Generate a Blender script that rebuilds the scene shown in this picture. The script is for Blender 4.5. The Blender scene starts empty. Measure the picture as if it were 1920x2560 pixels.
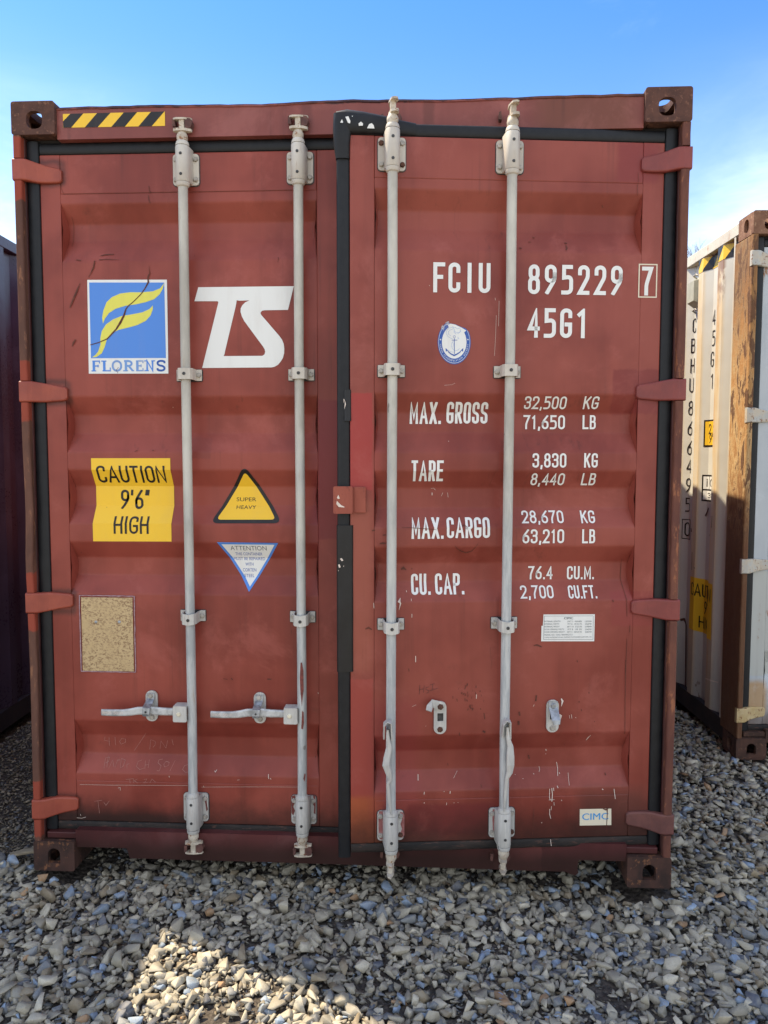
import bpy, bmesh, math, random
import numpy as np
from mathutils import Vector, Matrix
from mathutils.geometry import tessellate_polygon

S = bpy.context.scene
COL = S.collection
R = math.radians
random.seed(7)

# ------------------------------------------------------------------ camera
CAM = (1.5056817, -2.8211783, 1.5999161)
PITCH, YAW, ROLL = -0.06866317, 0.05058098, -0.00135729
FPX, PW, PH = 1923.0, 1920.0, 2560.0

def mrot(p, y, r):
    cy, sy, cp, sp, cr, sr = math.cos(y), math.sin(y), math.cos(p), math.sin(p), math.cos(r), math.sin(r)
    Rz = np.array([[cy, -sy, 0], [sy, cy, 0], [0, 0, 1]])
    Rx = np.array([[1, 0, 0], [0, cp, -sp], [0, sp, cp]])
    Ry = np.array([[cr, 0, sr], [0, 1, 0], [-sr, 0, cr]])
    return Rz @ Rx @ Ry
MR = mrot(PITCH, YAW, ROLL)
CA = np.array(CAM)
cam = bpy.data.cameras.new('camera')
camo = bpy.data.objects.new('camera', cam)
COL.objects.link(camo)
m4 = Matrix.Identity(4)
for i in range(3):
    m4[i][0] = MR[i][0]; m4[i][1] = MR[i][2]; m4[i][2] = -MR[i][1]
m4.translation = Vector(CAM)
camo.matrix_world = m4
cam.sensor_fit = 'VERTICAL'; cam.sensor_height = 36.0; cam.sensor_width = 27.0
cam.lens = FPX / PH * 36.0
cam.clip_start = 0.05; cam.clip_end = 2000
S.camera = camo

# ------------------------------------------------------------------ light
SUN = Vector((-0.513, 0.272, 1.0)).normalized()
EL = math.asin(SUN.z)
AZ = math.atan2(SUN.x, SUN.y)
sl = bpy.data.lights.new('sun', 'SUN'); sl.energy = 4.7; sl.angle = R(0.55); sl.color = (1.0, 0.85, 0.63)
so = bpy.data.objects.new('sun', sl); COL.objects.link(so)
so.rotation_euler = SUN.to_track_quat('Z', 'Y').to_euler()
W = bpy.data.worlds.new('World'); S.world = W; W.use_nodes = True
S.view_settings.view_transform = 'Standard'; S.view_settings.look = 'None'
S.view_settings.exposure = 1.04; S.view_settings.gamma = 1.0

# ------------------------------------------------------------------ node helper
class NT:
    def __init__(s, nt):
        s.nt = nt; s.n = nt.nodes; s.l = nt.links
    def put(s, sock, v):
        if v is None: return
        if isinstance(v, bpy.types.NodeSocket): s.l.new(v, sock)
        elif isinstance(v, (tuple, list)):
            v = tuple(v)
            if sock.type == 'RGBA' and len(v) == 3: v = v + (1.0,)
            sock.default_value = v
        else:
            try: sock.default_value = v
            except TypeError: sock.default_value = (v, v, v) if sock.type == 'VECTOR' else (v, v, v, 1)
    def math(s, op, a, b=None, c=None, clamp=False):
        n = s.n.new('ShaderNodeMath'); n.operation = op; n.use_clamp = clamp
        s.put(n.inputs[0], a); s.put(n.inputs[1], b)
        if c is not None: s.put(n.inputs[2], c)
        return n.outputs[0]
    def add(s, a, b): return s.math('ADD', a, b)
    def sub(s, a, b): return s.math('SUBTRACT', a, b)
    def mul(s, a, b): return s.math('MULTIPLY', a, b)
    def mn(s, a, b): return s.math('MINIMUM', a, b)
    def mx(s, a, b): return s.math('MAXIMUM', a, b)
    def ss(s, v, a, b):                     # smoothstep a..b -> 0..1
        n = s.n.new('ShaderNodeMapRange'); n.interpolation_type = 'SMOOTHSTEP'
        s.put(n.inputs[0], v)
        if a <= b:
            n.inputs[1].default_value = a; n.inputs[2].default_value = b; n.inputs[3].default_value = 0; n.inputs[4].default_value = 1
        else:
            n.inputs[1].default_value = b; n.inputs[2].default_value = a; n.inputs[3].default_value = 1; n.inputs[4].default_value = 0
        return n.outputs[0]
    def mix(s, f, a, b, mode='MIX'):
        n = s.n.new('ShaderNodeMix'); n.data_type = 'RGBA'; n.blend_type = mode
        s.put(n.inputs[0], f); s.put(n.inputs[6], a); s.put(n.inputs[7], b)
        return n.outputs[2]
    def obj(s): return s.n.new('ShaderNodeTexCoord').outputs['Object']
    def sep(s, v):
        n = s.n.new('ShaderNodeSeparateXYZ'); s.put(n.inputs[0], v); return n.outputs
    def scale(s, v, k):
        n = s.n.new('ShaderNodeVectorMath'); n.operation = 'MULTIPLY'; s.put(n.inputs[0], v); n.inputs[1].default_value = k
        return n.outputs[0]
    def noise(s, v, sc=5.0, d=3.0, r=0.55, dist=0.0):
        n = s.n.new('ShaderNodeTexNoise'); s.put(n.inputs['Vector'], v)
        n.inputs['Scale'].default_value = sc; n.inputs['Detail'].default_value = d
        n.inputs['Roughness'].default_value = r; n.inputs['Distortion'].default_value = dist
        return n.outputs[0]
    def vor(s, v, sc=5.0, feat='F1', out=0, rnd=1.0):
        n = s.n.new('ShaderNodeTexVoronoi'); n.feature = feat; s.put(n.inputs['Vector'], v)
        n.inputs['Scale'].default_value = sc; n.inputs['Randomness'].default_value = rnd
        return n.outputs[out]
    def bump(s, h, st=0.3, dist=0.01, nrm=None):
        n = s.n.new('ShaderNodeBump'); n.inputs['Strength'].default_value = st; n.inputs['Distance'].default_value = dist
        s.put(n.inputs['Height'], h)
        if nrm is not None: s.put(n.inputs['Normal'], nrm)
        return n.outputs[0]

def newmat(name):
    m = bpy.data.materials.new(name); m.use_nodes = True
    g = NT(m.node_tree); g.b = m.node_tree.nodes['Principled BSDF']; g.m = m
    return g
def fin(g, col, rough=0.5, metal=0.0, nrm=None, spec=None):
    g.put(g.b.inputs['Base Color'], col); g.put(g.b.inputs['Roughness'], rough); g.put(g.b.inputs['Metallic'], metal)
    if nrm is not None: g.put(g.b.inputs['Normal'], nrm)
    if spec is not None: g.put(g.b.inputs['Specular IOR Level'], spec)
    return g.m

# sky: physical sky plus thin high cloud low over the horizon
g = NT(W.node_tree)
bgn = W.node_tree.nodes['Background']
sky = g.n.new('ShaderNodeTexSky'); sky.sky_type = 'NISHITA'; sky.sun_disc = False
sky.sun_elevation = EL; sky.sun_rotation = AZ
sky.air_density = 1.0; sky.dust_density = 0.8; sky.ozone_density = 1.6
tc = g.n.new('ShaderNodeTexCoord').outputs['Generated']
sx, sy, sz = g.sep(tc)
dn = g.noise(g.scale(tc, (1.0, 1.0, 3.0)), 2.2, 6, 0.6, 0.6)
fine = g.noise(g.scale(tc, (1, 1, 2.5)), 9.0, 6, 0.65, 0.4)
low = g.ss(sz, 0.46, 0.12)
side = g.add(g.mul(g.ss(sx, -0.10, -0.60), 0.62), g.mul(g.ss(sx, 0.18, 0.45), 0.60))
cl = g.math('ADD', g.mul(g.ss(dn, 0.42, 0.70), 0.75), g.mul(g.ss(fine, 0.5, 0.8), 0.35))
cl = g.mul(g.mul(g.add(g.mul(cl, 1.9), 0.42), side), low)
puff = g.n.new('ShaderNodeVectorMath'); puff.operation = 'DISTANCE'
g.put(puff.inputs[0], tc); puff.inputs[1].default_value = (0.195, 0.82, 0.50)
pf = g.mul(g.ss(g.add(puff.outputs['Value'], g.mul(fine, 0.10)), 0.115, 0.04), 0.18)
cl = g.math('ADD', cl, pf, clamp=True)
skc = g.mix(g.ss(sz, 0.10, 0.54), sky.outputs[0], (0.31, 0.62, 0.98), 'MULTIPLY')
behind = g.mul(g.ss(sy, 0.05, -0.55), g.add(0.35, g.mul(g.ss(dn, 0.35, 0.65), 0.45)))  # white cloud veil added out of view behind the camera as fill light
skc = g.mix(behind, skc, (6.6, 6.5, 6.3))
cc = g.mix(cl, skc, (7.2, 7.9, 8.6))
g.put(bgn.inputs[0], cc); bgn.inputs[1].default_value = 0.135

# ------------------------------------------------------------------ mesh helper
class MB:
    def __init__(s): s.v = []; s.f = []; s.mi = []; s.sm = []
    def addf(s, vs, fs, mi=0, smooth=False):
        o = len(s.v); s.v += [tuple(map(float, p)) for p in vs]
        for f in fs: s.f.append([o + i for i in f]); s.mi.append(mi); s.sm.append(smooth)
    def box(s, x0, x1, y0, y1, z0, z1, mi=0):
        if x0 > x1: x0, x1 = x1, x0
        if y0 > y1: y0, y1 = y1, y0
        if z0 > z1: z0, z1 = z1, z0
        v = [(x0,y0,z0),(x1,y0,z0),(x1,y1,z0),(x0,y1,z0),(x0,y0,z1),(x1,y0,z1),(x1,y1,z1),(x0,y1,z1)]
        s.addf(v, [(0,3,2,1),(4,5,6,7),(0,1,5,4),(1,2,6,5),(2,3,7,6),(3,0,4,7)], mi)
    def loft(s, rings, mi=0, caps=True, smooth=True, closed=True):
        n = len(rings[0]); vs = [p for r in rings for p in r]; fs = []
        for i in range(len(rings) - 1):
            for j in range(n if closed else n - 1):
                k = (j + 1) % n
                fs.append((i*n+j, i*n+k, (i+1)*n+k, (i+1)*n+j))
        s.addf(vs, fs, mi, smooth)
        if caps:
            s.addf(rings[0], [tuple(range(n))[::-1]], mi); s.addf(rings[-1], [tuple(range(n))], mi)
    def lathe(s, c, axis, prof, n=20, mi=0, smooth=True):   # prof: (t along axis, radius)
        ax = Vector(axis).normalized(); a = ax.orthogonal().normalized(); b = ax.cross(a)
        rings = []
        for t, r in prof:
            o = Vector(c) + ax * t
            rings.append([o + (a * math.cos(2*math.pi*i/n) + b * math.sin(2*math.pi*i/n)) * r for i in range(n)])
        s.loft(rings, mi, True, smooth)
    def tube(s, pts, rad, n=12, mi=0):
        pts = [Vector(p) for p in pts]
        if not isinstance(rad, (list, tuple)): rad = [rad] * len(pts)
        rings = []; prev = None
        for i, p in enumerate(pts):
            t = (pts[min(i+1, len(pts)-1)] - pts[max(i-1, 0)]).normalized()
            a = t.orthogonal().normalized() if prev is None else (prev - t * prev.dot(t)).normalized()
            prev = a; b = t.cross(a)
            rings.append([p + (a*math.cos(2*math.pi*k/n) + b*math.sin(2*math.pi*k/n)) * rad[i] for k in range(n)])
        s.loft(rings, mi)
    def bar(s, pts, wh, up=(0, 1, 0), mi=0):                # rectangular section sweep; wh list of (w across, h along up)
        pts = [Vector(p) for p in pts]; up = Vector(up); rings = []
        for i, p in enumerate(pts):
            t = (pts[min(i+1, len(pts)-1)] - pts[max(i-1, 0)]).normalized()
            w, h = wh[i] if isinstance(wh, list) else wh
            a = t.cross(up).normalized(); b = a.cross(t).normalized()
            c = 0.32
            sec = [(-1, -1+c*w/h if False else -0.6), (-0.6, -1), (0.6, -1), (1, -0.6), (1, 0.6), (0.6, 1), (-0.6, 1), (-1, 0.6)]
            rings.append([p + a*(u*w/2) + b*(v*h/2) for u, v in sec])
        s.loft(rings, mi, True, False)
    def prism(s, outline, y0, y1, mi=0, holes=None):        # outline in (x,z), extruded along y
        loops = [outline] + (holes or [])
        flat = [p for l in loops for p in l]
        tris = tessellate_polygon([[Vector((p[0], p[1], 0)) for p in l] for l in loops])
        n = len(flat)
        s.addf([(p[0], y0, p[1]) for p in flat], [tuple(t) for t in tris], mi)
        s.addf([(p[0], y1, p[1]) for p in flat], [tuple(t)[::-1] for t in tris], mi)
        for l in loops:
            k = len(l)
            vs = [(p[0], y0, p[1]) for p in l] + [(p[0], y1, p[1]) for p in l]
            s.addf(vs, [(i, (i+1) % k, k+(i+1) % k, k+i) for i in range(k)], mi)
    def xform(s, start, M):
        for i in range(start, len(s.v)):
            s.v[i] = tuple(M @ Vector(s.v[i]))
    def build(s, name, mats, parent=None, bevel=0.0, seg=2, recalc=True, weld=False):
        me = bpy.data.meshes.new(name); me.from_pydata(s.v, [], s.f)
        if not isinstance(mats, (list, tuple)): mats = [mats]
        for m in mats: me.materials.append(m)
        me.polygons.foreach_set('material_index', s.mi); me.polygons.foreach_set('use_smooth', s.sm)
        if recalc or weld:
            b = bmesh.new(); b.from_mesh(me)
            if weld: bmesh.ops.remove_doubles(b, verts=b.verts, dist=1e-5)
            if recalc: bmesh.ops.recalc_face_normals(b, faces=b.faces)
            b.to_mesh(me); b.free()
        o = bpy.data.objects.new(name, me); COL.objects.link(o)
        if parent is not None: o.parent = parent
        if bevel:
            md = o.modifiers.new('bevel', 'BEVEL'); md.width = bevel; md.segments = seg; md.limit_method = 'ANGLE'; md.angle_limit = R(35)
        return o

def rrect(x0, x1, z0, z1, r, n=5):
    out = []
    for cx, cz, a0 in ((x1-r, z0+r, -90), (x1-r, z1-r, 0), (x0+r, z1-r, 90), (x0+r, z0+r, 180)):
        for i in range(n+1):
            a = R(a0 + 90*i/n); out.append((cx + r*math.cos(a), cz + r*math.sin(a)))
    return out
def empty(name, label, cat, loc=(0,0,0), rz=0.0, group=None):
    o = bpy.data.objects.new(name, None); COL.objects.link(o); o.empty_display_size = 0.3
    o.location = loc; o.rotation_euler = (0, 0, rz); o['label'] = label; o['category'] = cat
    if group: o['group'] = group
    return o

# ------------------------------------------------------------------ photo pixel -> point on a real surface
def ray(u, v): return MR @ np.array([(u-960)/FPX, 1.0, -(v-1280)/FPX])
class Frame:
    """a vertical working plane: origin o, local x axis at angle a about z"""
    def __init__(s, o, a, prof=None):
        s.o = np.array(o, float); s.ex = np.array([math.cos(a), math.sin(a), 0]); s.ey = np.array([-math.sin(a), math.cos(a), 0]); s.prof = prof
    def hit(s, u, v, yl=None):
        y = 0.0 if yl is None else yl
        for k in range(1 if (yl is not None or s.prof is None) else 4):
            d = ray(u, v); p0 = s.o + s.ey * y
            t = ((p0 - CA) @ s.ey) / (d @ s.ey); X = CA + t*d - s.o
            if s.prof and yl is None: y = s.prof(X[2])
        return float(X @ s.ex), float(X[2])
GROOVES = [(2.543, 2.480, 2.416, 2.334), (1.834, 1.768, 1.694, 1.626), (1.558, 1.495, 1.420, 1.354), (1.283, 1.220, 1.150, 1.084), (0.585, 0.517, 0.440, 0.376)]
Y0, Y1 = 0.0012, 0.040
PZ = [(2.579, Y0)]
for a, b_, c, d in GROOVES: PZ += [(a, Y0), (b_, Y1), (c, Y1), (d, Y0)]
PZ += [(0.345, Y0)]
def prof(z):
    if z >= PZ[0][0] or z <= PZ[-1][0]: return 0.0
    for (za, ya), (zb, yb) in zip(PZ, PZ[1:]):
        if za >= z >= zb: return ya + (yb-ya) * ((za-z)/(za-zb) if za > zb else 0)
    return 0.0
BR = sorted({round(z, 5) for z, y in PZ})
TH = R(6.3)
LH, RH = (0.048, 0.045, 0.0), (2.39, 0.045, 0.0)
FL, FR = Frame(LH, 0, prof), Frame(RH, TH, prof)
HEADER_Y = 0.018
FHD = Frame((0, HEADER_Y, 0), 0)

# ------------------------------------------------------------------ flat decals laid on a profile
def clip(poly, ax, val, keep_ge):
    out = []; n = len(poly)
    for i in range(n):
        a, b = poly[i], poly[(i+1) % n]
        da, db = a[ax]-val, b[ax]-val
        if not keep_ge: da, db = -da, -db
        if da >= 0: out.append(a)
        if da * db < 0:
            t = da/(da-db); out.append((a[0]+(b[0]-a[0])*t, a[1]+(b[1]-a[1])*t))
    return out
def split(poly, ax, breaks):
    lo = min(p[ax] for p in poly); hi = max(p[ax] for p in poly)
    cuts = [b for b in breaks if lo+1e-6 < b < hi-1e-6]
    res = []; cur = poly
    for c in sorted(cuts):
        a = clip(cur, ax, c, False)
        if len(a) > 2: res.append(a)
        cur = clip(cur, ax, c, True)
        if len(cur) < 3: return res
    res.append(cur); return res
class Decal:
    """collects convex polygons (a, z) and lays them on a surface a->x (door) or a->y (side wall)"""
    def __init__(s, mapper, axis=1, breaks=()):
        s.map = mapper; s.ax = axis; s.br = breaks; s.mb = MB(); s.k = 0
    def poly(s, pts, mi=0, off=0.0015):
        for q in split(list(pts), s.ax, s.br):
            s.mb.addf([s.map(p[0], p[1], off) for p in q], [tuple(range(len(q)))], mi)
    def shape(s, loops, mi=0, off=0.0015):
        if not isinstance(loops[0][0], (tuple, list)): loops = [loops]
        flat = [p for l in loops for p in l]
        for t in tessellate_polygon([[Vector((p[0], p[1], 0)) for p in l] for l in loops]):
            s.poly([flat[i] for i in t], mi, off)
    def stroke(s, pts, w, mi=0, off=0.0018, closed=False):
        s.k += 1; o = off + (s.k % 7) * 0.00009
        for q in ribbon(pts, w, closed): s.poly(q, mi, o)
    def build(s, name, mats, parent): return s.mb.build(name, mats, parent, recalc=False)
class Marks(Decal):
    """every mark becomes a small object of its own"""
    def __init__(s, name, mat, parent, **k): Decal.__init__(s, lambda a, z, off: (a, prof(z)-off, z), 1, BR); s.a = (name, mat, parent)
    def stroke(s, pts, w, mi=0, off=0.0018, closed=False):
        s.mb = MB(); Decal.stroke(s, pts, w, mi, off, closed); o = s.mb.build(*s.a, recalc=False)
        if len(o.data.vertices) > 8 and False: pass

def ribbon(pts, w, closed=False):
    P = [Vector((p[0], p[1])) for p in pts]; W_ = w if isinstance(w, (list, tuple)) else [w]*len(P)
    if closed: P = P + [P[0]]; W_ = list(W_) + [W_[0]]
    n = len(P); L = []; Rr = []
    for i in range(n):
        if closed and i in (0, n-1): d0 = (P[n-1]-P[n-2]).normalized(); d1 = (P[1]-P[0]).normalized()
        else:
            d0 = (P[i]-P[i-1]).normalized() if i > 0 else (P[1]-P[0]).normalized()
            d1 = (P[i+1]-P[i]).normalized() if i < n-1 else d0
        n0 = Vector((-d0.y, d0.x)); n1 = Vector((-d1.y, d1.x)); m = (n0+n1)
        if m.length < 1e-6: m = n0
        m.normalize(); k = W_[i]/2/max(0.45, m.dot(n0))
        L.append(P[i]+m*k); Rr.append(P[i]-m*k)
    return [[tuple(L[i]), tuple(Rr[i]), tuple(Rr[i+1]), tuple(L[i+1])] for i in range(n-1)]

# lettering: condensed rounded strokes drawn in a unit cell
_r = 0.5
GL = {
 'A': [[(0,0),(.5,1),(1,0)], [(.2,.3),(.8,.3)]],
 'B': [[(0,0),(0,1),(.92,1,.4),(.92,.53,.4),(0,.53)], [(0,.53),(1,.53,.45),(1,0,.45),(0,0)]],
 'C': [[(1,.76),(1,1,_r),(0,1,_r),(0,0,_r),(1,0,_r),(1,.24)]],
 'D': [[(0,0),(0,1),(1,1,_r),(1,0,_r),(0,0)]],
 'E': [[(1,1),(0,1),(0,0),(1,0)], [(0,.52),(.8,.52)]],
 'F': [[(1,1),(0,1),(0,0)], [(0,.52),(.75,.52)]],
 'G': [[(1,.78),(1,1,_r),(0,1,_r),(0,0,_r),(1,0,_r),(1,.45),(.55,.45)]],
 'H': [[(0,0),(0,1)], [(1,0),(1,1)], [(0,.52),(1,.52)]],
 'I': [[(.5,0),(.5,1)]],
 'K': [[(0,0),(0,1)], [(1,1),(.05,.42)], [(.35,.62),(1,0)]],
 'L': [[(0,1),(0,0),(1,0)]],
 'M': [[(0,0),(0,1),(.5,.25),(1,1),(1,0)]],
 'N': [[(0,0),(0,1),(1,0),(1,1)]],
 'O': [[(0,0,_r),(0,1,_r),(1,1,_r),(1,0,_r),'c']],
 'P': [[(0,0),(0,1),(1,1,_r),(1,.45,_r),(0,.45)]],
 'R': [[(0,0),(0,1),(1,1,_r),(1,.48,_r),(0,.48)], [(.5,.48),(1,0)]],
 'S': [[(1,.78),(1,1,_r),(0,1,_r),(0,.56,.4),(1,.44,.4),(1,0,_r),(0,0,_r),(0,.22)]],
 'T': [[(0,1),(1,1)], [(.5,1),(.5,0)]],
 'U': [[(0,1),(0,0,_r),(1,0,_r),(1,1)]],
 'V': [[(0,1),(.5,0),(1,1)]],
 'X': [[(0,0),(1,1)], [(0,1),(1,0)]],
 'Y': [[(0,1),(.5,.5),(1,1)], [(.5,.5),(.5,0)]],
 '1': [[(.15,.84),(.6,.98),(.6,0)]],
 '2': [[(0,.76),(0,1,_r),(1,1,_r),(1,.6,.25),(0,.0),(1,0)]],
 '3': [[(0,.8),(0,1,_r),(1,1,_r),(1,.54,_r),(.4,.54)], [(.4,.54),(1,.54,_r),(1,0,_r),(0,0,_r),(0,.2)]],
 '4': [[(.78,0),(.78,1),(0,.28),(1.0,.28)]],
 '5': [[(.95,1),(.08,1),(.08,.58),(1,.62,_r),(1,0,_r),(0,0,.3)]],
 '6': [[(.9,1),(.0,.5,.4),(0,0,_r),(1,0,_r),(1,.55,_r),(0,.55,_r),(0,.3)]],
 '7': [[(0,1),(1,1),(.38,.35,.3),(.38,0)]],
 '8': [[(.05,.54,_r),(.05,1,_r),(.95,1,_r),(.95,.54,_r),'c'], [(0,0,_r),(0,.54,_r),(1,.54,_r),(1,0,_r),'c']],
 '9': [[(.1,0),(1,.5,.4),(1,1,_r),(0,1,_r),(0,.45,_r),(1,.45,_r),(1,.7)]],
 '0': [[(0,0,_r),(0,1,_r),(1,1,_r),(1,0,_r),'c']],
 '.': [[(.5,.0),(.5,.03)]], ',': [[(.62,.05),(.2,-.13)]], "'": [[(.7,1),(.4,.8)]], '"': [[(.3,1),(.1,.8)], [(.95,1),(.75,.8)]],
 '/': [[(0,0),(1,1)]], 'i': [[(.5,0),(.5,.68)], [(.5,.95),(.5,1)]],
}
WID = {'M': 1.22, 'A': 1.2, 'X': 1.1, 'N': 1.08, 'I': .38, '1': .72, '.': .36, ',': .36, "'": .3, '"': .6, 'T': .95, 'i': .4, ' ': .75, 'V': 1.1}
def rounded(pts, sxy):
    closed = pts[-1] == 'c'
    P = [p for p in pts if p != 'c']; n = len(P); out = []
    Q = [Vector((p[0]*sxy[0], p[1]*sxy[1])) for p in P]
    for i, p in enumerate(P):
        r = (p[2] * sxy[0]) if len(p) > 2 else 0
        if r <= 0 or (not closed and i in (0, n-1)): out.append(Q[i]); continue
        a = Q[(i-1) % n]; b = Q[(i+1) % n]
        da = (a-Q[i]); db = (b-Q[i])
        ra = min(r, da.length*0.5 if da.length < 2.2*r else r); rb = min(r, db.length*0.5 if db.length < 2.2*r else r)
        A = Q[i]+da.normalized()*ra; B = Q[i]+db.normalized()*rb
        for k in range(6):
            t = k/5; w = 0.72
            c0, c1, c2 = (1-t)**2, 2*t*(1-t)*w, t*t
            out.append((A*c0+Q[i]*c1+B*c2)/(c0+c1+c2))
    res = [out[0]]
    for q in out[1:]:
        if (q-res[-1]).length > 1e-5: res.append(q)
    if closed and (res[0]-res[-1]).length < 1e-5: res.pop()
    return res, closed
def letters(dec, txt, x0, x1, z0, z1, st=0.14, mono=None, mi=0, off=0.0018, flip=False):
    """fit txt into the box; st = stroke / height; mono = glyph width / height for even pitch"""
    h = z1-z0; s = st*h
    ws = [WID.get(c, 1.0) for c in txt]
    if mono:
        gw = mono*h; pitch = ((x1-x0)-gw)/max(1, len(txt)-1)
        pos = [(x0+i*pitch, gw) for i in range(len(txt))]
    else:
        gap = 0.20; tot = sum(ws)+gap*(len(txt)-1); u = (x1-x0)/tot; pos = []; x = x0
        for w in ws: pos.append((x, w*u)); x += (w+gap)*u
    for c, (gx, gw) in zip(txt, pos):
        if c == ' ' or c not in GL: continue
        cw = gw - s
        if c in "I.,i'" : cw = max(cw, s*0.4)
        if mono and c in "I1": gx += gw*0.0
        for stroke in GL[c]:
            pts, closed = rounded(stroke, (max(cw, 1e-4), h-s))
            pts = [Vector((gx+gw/2-cw/2+p.x, z0+s/2+p.y)) for p in pts]
            if not closed:
                e = s/2
                pts[0] = pts[0]+(pts[0]-pts[1]).normalized()*e; pts[-1] = pts[-1]+(pts[-1]-pts[-2]).normalized()*e
            dec.k += 1; o = off+(dec.k % 5)*0.0001
            for q in ribbon([(p.x, p.y) for p in pts], s, closed):
                if c not in ",": 
                    q = clip(q, 1, z0, True)
                    if len(q) > 2: q = clip(q, 1, z1, False)
                if len(q) > 2: dec.poly(q, mi, o)
_fc = {}
def fonttris(txt):
    if txt in _fc: return _fc[txt]
    cu = bpy.data.curves.new('t', 'FONT'); cu.body = txt; cu.resolution_u = 3
    ob = bpy.data.objects.new('t', cu); COL.objects.link(ob)
    bpy.context.view_layer.update()
    me = bpy.data.meshes.new_from_object(ob.evaluated_get(bpy.context.evaluated_depsgraph_get()))
    V = [(v.co.x, v.co.y) for v in me.vertices]; F = [list(p.vertices) for p in me.polygons]
    bpy.data.objects.remove(ob); bpy.data.curves.remove(cu); bpy.data.meshes.remove(me)
    _fc[txt] = (V, F); return V, F
def fonttext(dec, txt, x0, x1, z0, z1, mi=0, off=0.0022, warp=None):
    V, F = fonttris(txt)
    a0 = min(v[0] for v in V); a1 = max(v[0] for v in V); b0 = min(v[1] for v in V); b1 = max(v[1] for v in V)
    Q = [(x0+(v[0]-a0)/(a1-a0)*(x1-x0), z0+(v[1]-b0)/(b1-b0)*(z1-z0)) for v in V]
    if warp: Q = [warp(*q) for q in Q]
    for f in F:
        if len(f) > 4: dec.shape([Q[i] for i in f], mi, off)
        else: dec.poly([Q[i] for i in f], mi, off)

#--PART2--
# ------------------------------------------------------------------ materials
def rect(g, x, z, x0, x1, z0, z1, s=0.006, wob=None):
    if wob is not None: x = g.add(x, wob); z = g.add(z, wob)
    return g.mul(g.mul(g.ss(x, x0-s, x0+s), g.ss(x, x1+s, x1-s)), g.mul(g.ss(z, z0-s, z0+s), g.ss(z, z1+s, z1-s)))
def spots(g, v, sc, size, dens, wob=0.25):
    vv = g.n.new('ShaderNodeVectorMath'); vv.operation = 'ADD'; g.put(vv.inputs[0], v)
    nz = g.n.new('ShaderNodeTexNoise'); g.put(nz.inputs['Vector'], v); nz.inputs['Scale'].default_value = sc*2.5; nz.inputs['Detail'].default_value = 3
    sv = g.scale(nz.outputs['Color'], (wob/sc,)*3); g.put(vv.inputs[1], sv)
    n = g.n.new('ShaderNodeTexVoronoi'); g.put(n.inputs['Vector'], vv.outputs[0]); n.inputs['Scale'].default_value = sc
    c = g.sep(n.outputs['Color'])
    sz = g.mul(c[1], size)
    return g.mul(g.math('LESS_THAN', g.sub(n.outputs[0], sz), 0.0), g.math('GREATER_THAN', c[0], 1-dens))

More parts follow.
